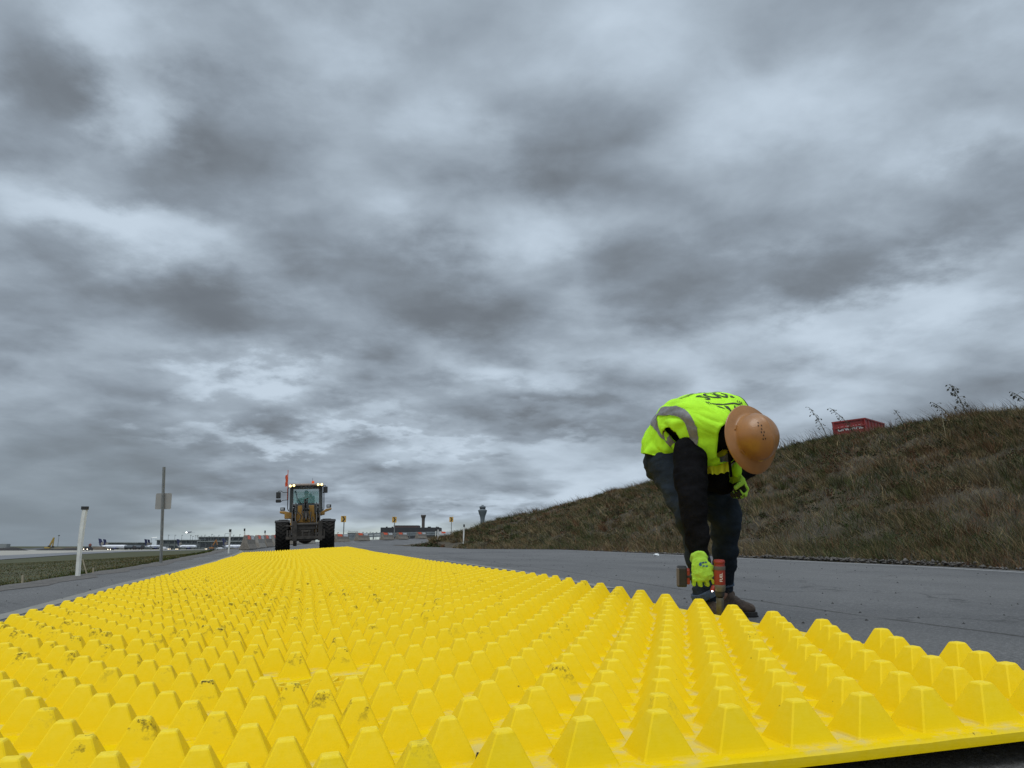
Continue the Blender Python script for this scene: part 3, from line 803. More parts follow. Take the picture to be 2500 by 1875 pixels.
    blades("crest_grass", np.stack([x, y, z], -1), h, (.003 + .002 * RNG.random(n)) * np.clip(dist / 16, .8, 3), np.stack([-.3 + .35 * RNG.normal(size=n), .3 * RNG.normal(size=n)], -1), np.stack([-.7 + .4 * RNG.normal(size=n), .3 * RNG.normal(size=n)], -1), col, "thin dry stalks standing along the crest of the hill")
    # leafy low weeds: small leaf quads in clumps
    C = 2800; s = .2 + .8 * RNG.random(C); t = .03 + .95 * RNG.random(C) ** 1.2
    x, y, z = hill_point(np.clip(s, 0, 1), t); z = z + lump(x, y) * np.clip(t * 6, 0, 1) * np.clip(1.6 - t, .5, 1) * .7
    k = noise2(x, y, .5, 1.7) > -.05; x, y, z = x[k], y[k], z[k]; C = len(x)
    per = 46; n = C * per
    rad = np.repeat(.10 + .22 * RNG.random(C), per)
    off = RNG.normal(size=(n, 3)) * .45; off[:, 2] = np.abs(off[:, 2]) * .7
    ctr = np.repeat(np.stack([x, y, z], -1), per, 0) + off * rad[:, None]
    u = RNG.normal(size=(n, 3)); u /= np.linalg.norm(u, axis=1)[:, None]; v = np.cross(u, RNG.normal(size=(n, 3))); v /= np.linalg.norm(v, axis=1)[:, None]
    L_ = (.016 + .02 * RNG.random(n))[:, None] * np.clip(np.hypot(ctr[:, 0], ctr[:, 1]) / 18, .8, 2.4)[:, None]
    V = np.stack([ctr - u * L_, ctr + v * L_ * .5, ctr + u * L_, ctr - v * L_ * .5], 1).reshape(-1, 3)
    me = mesh_arrays("low_weeds", V, np.arange(n * 4).reshape(-1, 4))
    pc = pick([(.040, .055, .018), (.052, .058, .024), (.085, .062, .034), (.035, .045, .02), (.10, .055, .03)], np.repeat(RNG.integers(0, 5, C), per)) * (.6 + .7 * RNG.random(n))[:, None] * .85
    ca = me.color_attributes.new('tint', 'FLOAT_COLOR', 'POINT'); ca.data.foreach_set('color', np.repeat(np.c_[pc, np.ones(n)], 4, 0).astype(np.float32).ravel())
    tag(link("low_weeds", me, MAT_BLADE), "low leafy green and russet weeds scattered over the hill slope", "weeds", kind='stuff')
hill_grass()

def verge_grass():
    N = 130000
    i = RNG.random(N) * (NL * .45); i0 = i.astype(int); w = (i - i0)[:, None]
    p = LE[i0] * (1 - w) + LE[i0 + 1] * w; nn = VN[i0]
    off = .38 + 40 * RNG.random(N) ** 2.2
    x = p[:, 0] + nn[:, 0] * off; y = p[:, 1] + nn[:, 1] * off
    zr = road_z(p[:, 0], p[:, 1]); wgt = np.clip((off - .34) / 45, 0, 1) ** .62
    z = (zr - .02) * (1 - wgt) + (air_z(y) - .3) * wgt
    k = (y > 4) & (y < 80); x, y, z, off = x[k], y[k], z[k], off[k]; n = len(x)
    a = noise2(x, y, .5, 4.0); strip = np.exp(-((off - .75) / .45) ** 2)
    green = pick([(.040, .054, .009), (.056, .066, .014), (.030, .044, .008)], RNG.integers(0, 3, n)); dry = pick([(.13, .092, .034), (.10, .072, .026), (.16, .12, .055)], RNG.integers(0, 3, n))
    col = np.where((RNG.random(n) < .50 - .5 * a - .35 * strip)[:, None], dry, green) * (.75 + .5 * RNG.random(n))[:, None] * .92
    h = (.014 + .028 * RNG.random(n)) * (1 + 3.0 * strip * np.clip(.5 + 1.5 * a, 0, 1.5))
    dist = np.hypot(x, y)
    blades("verge_grass", np.stack([x, y, z], -1), h, (.003 + .003 * RNG.random(n)) * np.clip(dist / 12, .8, 3), .45 * RNG.normal(size=(n, 2)), .6 * RNG.normal(size=(n, 2)), col, "short green and straw-coloured grass between road and taxiway")
verge_grass()

# gravel and broken asphalt along the foot of the hill
def rubble():
    N = 1500; V = []; T = []
    for q in range(N):
        f = random.choice([random.gauss(14.2, 1.0), random.gauss(11.6, 1.2), random.gauss(19, 2.5), random.uniform(8, 45)])
        xy = Vector((*rf_to_xy(0, 0), 0))
        k = int(np.argmin(np.abs(xy_to_rf(_b[:, 0], _b[:, 1])[1] - f)))
        px, py = _b[k, 0] + random.gauss(.10, .14), _b[k, 1] + random.uniform(-.3, .3)
        s = random.uniform(.012, .04) * (1.5 if random.random() < .08 else 1)
        pz = float(road_z(px, py)) + s * .3 + (.05 * random.random() if 10 < f < 16 else 0)
        b = len(V)
        for d in ((1, 0, 0), (-1, 0, 0), (0, 1, 0), (0, -1, 0), (0, 0, 1), (0, 0, -1)):
            V.append((px + d[0] * s * random.uniform(.6, 1.4), py + d[1] * s * random.uniform(.6, 1.4), pz + d[2] * s * random.uniform(.4, .9)))
        T += [(b + a, b + c, b + e) for a, c, e in ((0, 2, 4), (2, 1, 4), (1, 3, 4), (3, 0, 4), (2, 0, 5), (1, 2, 5), (3, 1, 5), (0, 3, 5))]
    me = mesh_arrays("rubble", V, None, T)
    tag(link("rubble", me, material("broken_asphalt", (.085, .078, .070), .9, var=.6, vscale=9)), "broken stone and asphalt crumbs along the foot of the hill", "rubble", kind='stuff')
rubble()

def crumbs():
    """dark crumbs scattered on the asphalt"""
    V = []; T = []
    for q in range(420):
        r = random.uniform(2.5, 9); f = 3.2 + 22 * random.random() ** 1.6
        if random.random() < .15: r = random.uniform(-2.7, -1.7); f = random.uniform(5, 20)
        px, py = rf_to_xy(r, f); s = random.uniform(.004, .011); pz = float(road_z(px, py)) + s * .4; b = len(V)
        for d in ((1, 0, 0), (-1, 0, 0), (0, 1, 0), (0, -1, 0), (0, 0, 1)): V.append((px + d[0] * s * random.uniform(.7, 1.6), py + d[1] * s * random.uniform(.7, 1.6), pz + d[2] * s * .7 - (0 if d[2] else s * .4)))
        T += [(b + a, b + c, b + 4) for a, c in ((0, 2), (2, 1), (1, 3), (3, 0))]
    tag(link("asphalt_crumbs", mesh_arrays("asphalt_crumbs", V, None, T), material("dark_crumb", (.025, .024, .023), .9)), "small dark crumbs scattered over the asphalt road", "crumbs", kind='stuff')
crumbs()

# crumpled white scrap at the foot of the hill
_b2 = bmesh.new(); bmesh.ops.create_icosphere(_b2, subdivisions=2, radius=.06)
for v in _b2.verts: v.co *= 1 + .7 * mnoise.noise(v.co * 22); v.co.z *= .6; v.co.x *= 1.3
_me = bpy.data.meshes.new("paper_scrap"); _b2.to_mesh(_me); _b2.free()
_p = P(1604, 1356, 19.5); _p.z = float(road_z(_p.x, _p.y)) + .03
tag(link("paper_scrap", _me, material("white_paper", (.62, .64, .65), .8), loc=_p), "crumpled white scrap of litter lying at the foot of the hill", "litter")

# tall leafy weeds against the sky
MAT_STEM = material("weed_stem", (.075, .065, .035), .8, var=.3); MAT_LEAF = material("weed_leaf", (.030, .032, .022), .7, var=.4)
MAT_STEMP = material("dry_weed_stem", (.22, .19, .11), .8, var=.3)
def weed(base_px, top_px, d, leaves, label, curl=.35, leafsize=.055, pale=False):
    a = P(*base_px, d); b = P(*top_px, d); a.z -= .12
    v = b - a; pts = []; 
    for i in range(13):
        t = i / 12; pts.append(a + v * t + Vector((-curl * v.length * .22 * (t * t - t), 0, .05 * v.length * math.sin(t * math.pi))))
    root = thing("tall_weed", label, "weed", a, group="tall weeds on the hill")
    m = MB(); m.tube([p - a for p in pts], [.016 * (1 - .75 * i / 12) + .004 for i in range(13)], 6); 
    lf = MB()
    for q in range(leaves):
        t = .25 + .75 * (q + random.random()) / leaves; i = min(int(t * 12), 11); p = pts[i].lerp(pts[i + 1], t * 12 - i)
        out = Vector((random.choice((-1, 1)) * random.uniform(.5, 1) - .4, random.uniform(-.7, .7), random.uniform(-.5, .4))).normalized() * random.uniform(.08, .22) * (1.25 - .6 * t)
        e = p + out; m.tube([p - a, p + out * .6 - a + Vector((0, 0, .01)), e - a], .005, 4)
        s = leafsize * random.uniform(.6, 1.2); dn = (out.normalized() + Vector((0, 0, -.9))).normalized(); sd = dn.cross(Vector((random.uniform(-1, 1), -1, .2))).normalized(); nn = dn.cross(sd)
        ee = e - a
        lf.add([ee, ee + dn * s * .8 + sd * s * .62, ee + dn * s * 1.9 + nn * s * .2, ee + dn * s * .8 - sd * s * .62, ee + dn * s * .9 + nn * s * .25], [(0, 1, 4), (1, 2, 4), (2, 3, 4), (3, 0, 4), (0, 3, 2, 1)])
    m.build("stem", MAT_STEMP if pale else MAT_STEM, root); lf.build("leaves", MAT_LEAF, root)
weed((2022, 1068), (1974, 994), 37.5, 34, "leafy weed leaning over the hill crest, just beside the red box's lettered end", .5)
weed((2098, 1072), (2026, 996), 36.5, 32, "long weed bowing across the red dump box on the hill crest", 1.0)
weed((2362, 1012), (2318, 938), 29.5, 40, "tallest dark-leaved weed standing against the sky on the hill crest", .55, .066)
weed((2326, 1020), (2276, 982), 30.0, 20, "short stooping weed beside the tallest weed on the hill crest", 1.0, .055)
weed((2208, 1034), (2182, 1000), 33, 16, "small feathery weed on the crest between red box and tallest weed", .6, .035)
weed((2516, 985), (2472, 958), 26, 20, "dark weed bending over at the highest end of the hill crest", .9, .055)
weed((2318, 1128), (2300, 1020), 24, 7, "pale bare stalk standing on the upper slope below the tallest weed", .2, .03, True)
# ------------------------------------------------------------------ the worker
def Z2(zx, zy, d): return P(1530 + zx * .36174, 930 + zy * .36174, d)
MAT_SKIN = material("skin", (.30, .15, .10), .55, var=.1)
MAT_JKT = material("black_jacket", (.006, .006, .007), 1.0, spec=.06, var=.4, vscale=14, bump=.5, bscale=90)
MAT_JEAN = material("blue_denim", (.016, .023, .032), .92, spec=.15, var=.35, vscale=9, bump=.5, bscale=160, dirt=(.038, .048, .058), dscale=5, damt=.8)
MAT_DENIML = material("denim_hem", (.050, .072, .105), .9, var=.5, vscale=60)
MAT_VEST = material("lime_vest", (.45, .88, .03), .75, spec=.25, var=.10, vscale=7, bump=.5, bscale=260)
MAT_VESTI = material("yellow_vest_lining", (.62, .66, .03), .8, spec=.2, var=.12, vscale=9, bump=.3, bscale=200)
MAT_REFL = material("reflective_tape", (.17, .17, .18), .5, metal=.0, spec=.5, var=.3, vscale=30, bump=.3, bscale=200)
MAT_HAT = material("orange_hard_hat", (.30, .132, .034), .36, spec=.5, var=.12, vscale=9, bump=.12, bscale=140, coat=.2, dirt=(.21, .088, .022), dscale=14, damt=.6)
MAT_BOOT = material("brown_boot_leather", (.062, .040, .027), .8, var=.5, vscale=22, bump=.9, bscale=70, dirt=(.09, .065, .045), dscale=16, damt=.8)
MAT_SOLE = material("boot_sole", (.016, .015, .014), .85, var=.3)
MAT_GLV = material("lime_glove_knit", (.42, .72, .07), .9, spec=.2, var=.16, vscale=22, bump=.8, bscale=230, dirt=(.42, .32, .05), dscale=16, damt=.7)
MAT_GLVB = material("black_glove_coating", (.010, .010, .010), .7, var=.3)
MAT_BLUE = material("blue_print", (.02, .10, .22), .8)
MAT_INK = material("dark_print", (.030, .040, .022), .8)
MAT_HOLE = material("vent_hole", (.01, .006, .004), .9)
MAT_GOLD = material("gold_decal", (.62, .40, .10), .5, var=.3, vscale=60)

_near_foot = Z2(560, 1545, 4.2); _far_foot = Z2(705, 1500, 4.75)
_wroot = Vector((_near_foot.x, _near_foot.y, float(road_z(_near_foot.x, _near_foot.y))))
worker = thing("person", "worker in lime vest and orange hard hat, bent over with a driver at the mats", "person", _wroot)
def wlink(name, me, mats, parent=None):
    """mesh in world coordinates -> child of the worker"""
    n = len(me.vertices); a = np.empty(n * 3, np.float32); me.vertices.foreach_get('co', a); a = a.reshape(-1, 3) - np.array(_wroot, np.float32)
    me.vertices.foreach_set('co', a.ravel()); me.update()
    return link(name, me, mats, parent or worker)
def wrinkle(me, amp, scale, stretch=(1, 1, 1), o=0.0, fold=0.0, fdir=None):
    n = len(me.vertices); co = np.empty(n * 3, np.float32); me.vertices.foreach_get('co', co); co = co.reshape(-1, 3)
    no = np.empty(n * 3, np.float32); me.vertices.foreach_get('normal', no); no = no.reshape(-1, 3)
    k = np.array([mnoise.noise((p[0] * scale * stretch[0] + o, p[1] * scale * stretch[1], p[2] * scale * stretch[2])) - .35 * abs(mnoise.noise((p[0] * scale * 2.3 * stretch[0], p[1] * scale * 2.3 * stretch[1] + o, p[2] * scale * 2.3 * stretch[2]))) for p in co])
    co += no * (k * amp)[:, None]; me.vertices.foreach_set('co', co.ravel()); me.update()

# joints
J = dict(
    p0=Z2(272, 512, 4.52), p1=Z2(306, 372, 4.50), p2=Z2(420, 268, 4.41), p3=Z2(575, 270, 4.22), p4=Z2(685, 365, 4.08),
    hr=Z2(275, 560, 4.42), hl=Z2(395, 575, 4.58),
    kr=Z2(432, 935, 4.22), kl=Z2(668, 930, 4.52), ar=Z2(528, 1415, 4.24), al=Z2(655, 1385, 4.80),
    sr=Z2(432, 462, 4.17), er=Z2(440, 800, 4.04), wr=Z2(488, 1168, 4.00),
    sl=Z2(735, 240, 4.36), el=Z2(815, 575, 4.55), wl=Z2(735, 640, 4.40),
    hd=Z2(815, 395, 4.06))
LAT = Vector((-.74, -.60, -.28)).normalized()       # towards his right shoulder
LAT0 = Vector((-.62, -.78, -.12)).normalized()      # the same at the hips: the trunk is twisted

def build_body():
    b = MB()
    # trunk, neck, head
    loft(b, [J['p0'], J['p1'], J['p2'], J['p3']], [(.14, .10), (.135, .095), (.15, .10), (.15, .095)], 16, LAT)
    loft(b, [J['p3'], J['p4'], J['hd']], [.085, .058, .056], 12)
    U = HAT_U; Fh = HAT_F; S = U.cross(Fh)
    ellipsoid(b, J['hd'], .074, .094, .10, (S, Fh, U), 18, 12)
    ellipsoid(b, J['hd'] - U * .062 + Fh * .028, .055, .066, .062, (S, Fh, U), 14, 10)     # jaw
    loft(b, [J['hd'] + Fh * .086 - U * .01, J['hd'] + Fh * .112 - U * .042], [.010, .017], 8)   # nose
    for s in (-1, 1):
        ellipsoid(b, J['hd'] + S * (.078 * s) - U * .02 - Fh * .008, .012, .026, .034, (S, Fh, U), 10, 8)  # ears
        ellipsoid(b, J['hd'] + S * (.032 * s) + Fh * .082 - U * .004, .016, .012, .010, (S, Fh, U), 10, 6) # brow and eye sockets
    ellipsoid(b, J['hd'] + Fh * .088 - U * .074, .026, .012, .009, (S, Fh, U), 10, 6)      # mouth
    for a in ('r', 'l'):
        loft(b, [J['p3'].lerp(J['s' + a], .6), J['s' + a], J['e' + a], J['w' + a]], [.06, .058, .042, .030], 12)
        loft(b, [J['h' + a], J['k' + a], J['a' + a], J['a' + a] + Vector((0, 0, -.05))], [.082, .058, .042, .04], 12)
    loft(b, [J['hr'], J['p0'], J['hl']], [.10, .12, .10], 14)
    me = remesh("body", b, .011, 5)
    wlink("body", me, MAT_SKIN)
HAT_U = Vector((.40, -.90, .10)).normalized()
HAT_F = Vector((.22, -.05, -.97)); HAT_F = (HAT_F - HAT_U * HAT_F.dot(HAT_U)).normalized()
build_body()

def build_jeans():
    b = MB()
    loft(b, [J['p1'], J['p0'], J['p0'] + (J['p0'] - J['p1']) * .35], [(.155, .120), (.165, .130), (.15, .12)], 18, LAT)
    loft(b, [J['hr'], J['p0'], J['hl']], [.115, .135, .115], 14)
    kr, kl = J['kr'], J['kl']
    loft(b, [J['hr'], J['hr'].lerp(kr, .5), kr, kr.lerp(J['ar'], .5), Z2(522, 1330, 4.23), Z2(528, 1405, 4.225), Z2(530, 1432, 4.225)], [.112, .096, .077, .068, .062, .068, .070], 18)
    loft(b, [J['hl'], J['hl'].lerp(kl, .5), kl, kl.lerp(J['al'], .45), J['al'].lerp(kl, .12), J['al'] + Vector((0, 0, .0))], [.118, .108, .092, .078, .060, .060], 18)
    # loose cloth above knee and calf
    ellipsoid(b, kr + Vector((-.03, -.01, .03)), .065, .07, .10); ellipsoid(b, kl + Vector((.022, -.02, .02)), .075, .08, .12)
    me = remesh("jeans", b, .009, 5)
    wrinkle(me, .013, 8, (1, 1, 2.0), 3.1); wrinkle(me, .005, 22, (1, 1, 1.8), 8.0)
    o = wlink("jeans", me, MAT_JEAN)
    # turned hem with its pale stitching on the near leg, the other stacked over the far boot
    for (c, nxt, r) in ((Z2(530, 1437, 4.222), Z2(536, 1460, 4.222), .0735), (J['al'] + Vector((0, 0, .012)), J['al'] + Vector((.004, 0, -.012)), .063)):
        m = MB(); ax = (nxt - c).normalized(); tilt = (ax + Vector((.25, .1, 0)) * (1 if r > .07 else 0)).normalized()
        m.lathe([(r - .004, -.022), (r, -.018), (r + .003, 0), (r, .016), (r - .010, .018), (r - .012, -.01)], c, tilt, 26)
        h = m.mesh("hem", True); wrinkle(h, .006, 26); wlink("hem", h, MAT_DENIML, o)
    return o
build_jeans()

def build_jacket():
    b = MB()
    loft(b, [J['p1'].lerp(J['p0'], .3), J['p1'], J['p2'], J['p3'], J['p3'].lerp(J['p4'], .55)], [(.17, .12), (.17, .125), (.185, .13), (.175, .12), (.11, .09)], 18, LAT)
    loft(b, [J['p3'].lerp(J['p4'], .4), J['p4'], J['p4'].lerp(J['hd'], .5)], [.095, .082, .076], 14)      # collar
    # belly of the jacket hanging in the shade between arm and thigh
    ellipsoid(b, Z2(655, 480, 4.25), .085, .09, .085)
    loft(b, [Z2(520, 560, 4.34), Z2(600, 660, 4.38), Z2(650, 700, 4.40)], [.10, .085, .065], 14)
    loft(b, [J['p3'].lerp(J['sr'], .5), J['sr'], J['sr'].lerp(J['er'], .45), J['er'], J['er'].lerp(J['wr'], .55), J['wr'], J['wr'].lerp(J['er'], -.03)], [.085, .098, .094, .080, .066, .054, .052], 18)
    loft(b, [J['p3'].lerp(J['sl'], .5), J['sl'], J['sl'].lerp(J['el'], .5), J['el']], [.08, .085, .078, .070], 16)
    loft(b, [J['el'], J['el'].lerp(J['wl'], .5), J['wl']], [.068, .058, .050], 14)
    me = remesh("jacket", b, .009, 4)
    wrinkle(me, .015, 8, (1, 1, 1.7), 1.0); wrinkle(me, .004, 24, (1, 1, 1.8), 5.5)
    wlink("jacket", me, MAT_JKT)
build_jacket()

# ---- vest: a shell lofted along the spine, u = angle from the middle of the back towards his right, v = hem .. neck
_vk = [0.0, .16, .34, .55, .75, .90, 1.0]
_vc = [J['p0'] + (J['p0'] - J['p1']) * .10, J['p0'].lerp(J['p1'], .5), J['p1'].lerp(J['p2'], .35), J['p2'], J['p3'], J['p3'].lerp(J['p4'], .6), J['p4'].lerp(J['hd'], .30)]
_va = [.188, .196, .200, .222, .232, .182, .100]      # half width
_vb = [.122, .130, .140, .142, .146, .128, .095]      # depth on the back
_vf = [.135, .150, .165, .200, .225, .190, .085]      # depth in front, hanging
_vct = spline([tuple(c) + (a, b, f) for c, a, b, f in zip(_vc, _va, _vb, _vf)], 120, True)
def vrow(v):
    t = np.interp(v, _vk, np.linspace(0, 1, 7)) * 119; i = min(int(t), 118); w = t - i
    q = _vct[i] * (1 - w) + _vct[i + 1] * w
    j0, j1 = max(i - 13, 0), min(i + 14, 119)
    tg = Vector(_vct[j1][:3] - _vct[j0][:3]).normalized()
    lt = LAT0.lerp(LAT, min(1, v / .6)); x = (lt - tg * lt.dot(tg)).normalized(); n = x.cross(tg)
    return Vector(q[:3]), q[3], q[4], q[5], x, n
_vrows = {}
def vpt(u, v, off=0.0):
    """u in degrees"""
    k = round(v * 400); 
    if k not in _vrows: _vrows[k] = vrow(k / 400)
    c, a, b, f, x, n = _vrows[k]
    cu, su = math.cos(R(u)), math.sin(R(u))
    pw = .86
    X = math.copysign(abs(su) ** pw, su) * a; 
    D = math.copysign(abs(cu) ** pw, cu) * (b if cu > 0 else f)
    p = c + x * X + n * D
    if cu < 0: p = p + Vector((.0, 0, -.055)) * (-cu) * (1 if v > .3 else v / .3)
    # slack in the cloth
    w = mnoise.noise((u * .035 + 3, v * 7.0, 1.3)) * .013 + (abs(mnoise.noise((u * .05 + v * 3, v * 6 - u * .02, 4.0))) - .2) * .016
    w += .010 * math.sin(u * .11 + v * 9) * math.exp(-((v - .1) / .16) ** 2)
    d = (x * (su / a) + n * (cu / (b if cu > 0 else f))).normalized()
    return p + d * (w + off)
def armhole(u, v, s):
    """inside the opening for an arm: s = +1 his right, -1 his left"""
    return ((s * u - 132) / 42) ** 2 + ((v - .66) / .20) ** 2 < 1
def build_vest():
    us = np.linspace(-180, 180, 181); vs = np.linspace(0, .985, 110)
    V = [vpt(u, v) for v in vs for u in us]; n = len(us); Q = []
    for i in range(len(vs) - 1):
        for j in range(n - 1):
            u = (us[j] + us[j + 1]) / 2; v = (vs[i] + vs[i + 1]) / 2
            if armhole(u, v, 1) or armhole(u, v, -1): continue
            if abs(u) > 176 and v > .1: continue                       # open front
            if abs(u) > 100 and v < .06 + .0 * u: continue
            Q.append((i * n + j, i * n + j + 1, (i + 1) * n + j + 1, (i + 1) * n + j))
    me = mesh_arrays("vest", V, Q)
    bm = bmesh.new(); bm.from_mesh(me)
    bmesh.ops.delete(bm, geom=[v for v in bm.verts if not v.link_faces], context='VERTS')
    for _ in range(2):   # relax the stair-stepped armhole edges
        bd = [v for v in bm.verts if v.is_boundary]
        new = {v: (v.co + sum(((e.other_vert(v)).co for e in v.link_edges if e.is_boundary), Vector()) / max(1, sum(e.is_boundary for e in v.link_edges))) / 2 for v in bd}
        for v, c in new.items(): v.co = c
    bm.to_mesh(me); bm.free()
    # thickness
    o = bpy.data.objects.new("tmp", me); COL.objects.link(o); q = o.modifiers.new("s", 'SOLIDIFY'); q.thickness = .0045; q.offset = 0; q.material_offset = 1
    dg = bpy.context.evaluated_depsgraph_get(); r = bpy.data.meshes.new_from_object(o.evaluated_get(dg)); bpy.data.objects.remove(o)
    set_smooth(r); r.name = "vest"
    return wlink("vest", r, [MAT_VEST, MAT_VEST])
vest = build_vest()
def ribbon(path, halfw, off=.0055, name="reflective_stripe", n=90):
    """tape sewn on the vest: path of (u, v); width in metres"""
    pth = spline([(u, v * 100) for u, v in path], n, True); C = [vpt(u, v / 100, off) for u, v in pth]
    N_ = []
    for (u, v) in pth:
        v = v / 100; du = vpt(u + 2, v) - vpt(u - 2, v); dv = vpt(u, min(v + .01, .98)) - vpt(u, v - .01); N_.append((du, dv))
    V = []; Q = []
    for i, (u, v) in enumerate(pth):
        a, b = C[max(i - 2, 0)], C[min(i + 2, n - 1)]; t = (b - a).normalized()
        du, dv = N_[i]; nn = du.cross(dv).normalized(); sd = nn.cross(t)
        # step sideways on the surface, in (u, v)
        A = Matrix(((du.dot(du) / 16, du.dot(dv) / .08), (dv.dot(du) / .08, dv.dot(dv) / .0004)))
        g = Vector((sd.dot(du) / 4, sd.dot(dv) / .02))
        try: st = A.inverted() @ g
        except Exception: st = Vector((0, 0))
        m = 7
        for k in range(m):
            q = (k / (m - 1) * 2 - 1) * halfw
            V.append(vpt(u + st[0] * q, min(max(v / 100 + st[1] * q, 0), .985), off))
        if i:
            for k in range(m - 1): Q.append(((i - 1) * m + k, (i - 1) * m + k + 1, i * m + k + 1, i * m + k))
    me = mesh_arrays(name, V, Q); set_smooth(me)
    return wlink(name, me, MAT_REFL, vest)
ribbon([(u, .315 + .02 * math.sin(u * .02)) for u in np.linspace(-172, 172, 24)], .027, .0055)
ribbon([(44, .36), (50, .45), (54, .56), (58, .68), (66, .79), (80, .87), (100, .905), (124, .89), (146, .80), (158, .70)], .026, .007)
ribbon([(-44, .36), (-50, .45), (-54, .56), (-58, .68), (-66, .79), (-80, .87), (-100, .905), (-124, .89), (-146, .80)], .026, .007)

def decal(name, vs, fs, fn, mat, parent):
    me = bpy.data.meshes.new(name)
    # break long edges so that flat outlines follow the surface
    bm = bmesh.new(); bv = [bm.verts.new(v) for v in vs]
    for f in fs:
        try: bm.faces.new([bv[i] for i in f])
        except ValueError: pass
    bmesh.ops.triangulate(bm, faces=bm.faces)
    for _ in range(2):
        lng = [e for e in bm.edges if e.calc_length() > .02]
        if lng: bmesh.ops.subdivide_edges(bm, edges=lng, cuts=1)
    for v in bm.verts: v.co = fn(v.co.x, v.co.y)
    bm.to_mesh(me); bm.free()
    return wlink(name, me, mat, parent)
def back_xy(x, y):
    """print area on the back: x across (his left to his right), y from hem to neck, metres"""
    return vpt(-6 + x / .19 * 57.3 * .72, .82 + y / .60, .0055)
vs, fs = font_mesh("FODS", .075); decal("back_lettering", vs, fs, lambda x, y: back_xy(x, y - .045), MAT_INK, vest)
_m = MB()
for _x in np.arange(-.15, .15, .011): _m.add([(_x, -.006, 0), (_x + .006, -.006, 0), (_x + .006, .006 + .003 * math.sin(_x * 900), 0), (_x, .006, 0)], [(0, 1, 2, 3)])
decal("fine_print", _m.v, _m.f, lambda x, y: back_xy(x, y - .095), MAT_INK, vest)
def emblem():
    m = MB()
    def poly(p): m.add([(x, y, 0) for x, y in p], [tuple(range(len(p)))])
    # mountain-like mark of leaf-shaped slashes over a sweeping ground line
    for (cx, cy, l, w, a) in ((-.075, .035, .062, .022, 40), (-.02, .055, .075, .026, 70), (.045, .048, .07, .026, 105), (.10, .03, .06, .020, 140)):
        c, s = math.cos(R(a)), math.sin(R(a))
        poly([(cx + (t * c - q * s), cy + (t * s + q * c)) for t, q in ((-l / 2, 0), (-l / 6, w / 2), (l / 2, 0), (-l / 6, -w / 2))])
    p = []
    for t in np.linspace(0, 1, 14): p.append((-.19 + .38 * t, .0 - .045 * (2 * t - 1) ** 2 + .012))
    for t in np.linspace(1, 0, 14): p.append((-.19 + .38 * t, .0 - .045 * (2 * t - 1) ** 2 + .012 - .012 * (1 - (2 * t - 1) ** 2)))
    poly(p)
    for x, h in ((-.165, .035), (-.14, .045), (-.115, .03), (.14, .03), (.165, .035)): poly([(x - .006, -.03), (x + .006, -.03), (x + .012, -.03 + h)])
    return m.v, m.f
vs, fs = emblem(); decal("back_emblem", vs, fs, lambda x, y: back_xy(x * .78, y * .75 + .022), MAT_INK, vest)

# front flap that hangs open below the chest
def flap():
    nU, nV = 26, 14; V = []
    A = [Z2(528, 590, 4.165), Z2(580, 560, 4.15), Z2(640, 560, 4.14), Z2(692, 545, 4.13)]
    B = [Z2(552, 628, 4.17), Z2(590, 630, 4.15), Z2(640, 626, 4.14), Z2(696, 612, 4.13)]
    T = [Z2(556, 530, 4.18), Z2(590, 500, 4.16), Z2(640, 470, 4.15), Z2(684, 430, 4.14)]
    for j in range(nV):
        t = j / (nV - 1)
        for i in range(nU):
            s = i / (nU - 1) * 3; k = min(int(s), 2); w = s - k
            top = T[k].lerp(T[k + 1], w); mid = A[k].lerp(A[k + 1], w); bot = B[k].lerp(B[k + 1], w)
            p = top.lerp(mid, t / .62) if t < .62 else mid.lerp(bot, (t - .62) / .38)
            V.append(p + Vector((0, .012 * math.sin(i * .55 + t * 2) * t, .004 * math.sin(i * .9) * t)))
    q = [(j * nU + i, j * nU + i + 1, (j + 1) * nU + i + 1, (j + 1) * nU + i) for j in range(nV - 1) for i in range(nU - 1)]
    me = mesh_arrays("vest_front", V, q); set_smooth(me); o = wlink("vest_front", me, MAT_VESTI, vest)
    # tape across it
    V2 = []
    for (a, b) in ((.30, .62),):
        for j in range(5):
            t = a + (b - a) * j / 4
            for i in range(nU):
                tt = t * (nV - 1); k = min(int(tt), nV - 2); w = tt - k
                V2.append(V[k * nU + i].lerp(V[(k + 1) * nU + i], w) + Vector((0, -.0035, 0)))
    q2 = [(j * nU + i, j * nU + i + 1, (j + 1) * nU + i + 1, (j + 1) * nU + i) for j in range(4) for i in range(nU - 1)]
    m2 = mesh_arrays("reflective_stripe", V2, q2); set_smooth(m2); wlink("reflective_stripe", m2, MAT_REFL, vest)
flap()
# black lanyard hanging by the neck
_m = MB(); _m.tube([Z2(688, 470, 4.10), Z2(694, 540, 4.11), Z2(700, 600, 4.12), Z2(706, 645, 4.14)], .008, 6)
wlink("lanyard", _m.mesh("lanyard", True), MAT_JKT)
_m = MB(); ellipsoid(_m, Z2(742, 600, 4.30), .030, .018, .042); _me = _m.mesh("vest_tip", True); wlink("vest_panel", _me, MAT_VEST, vest)

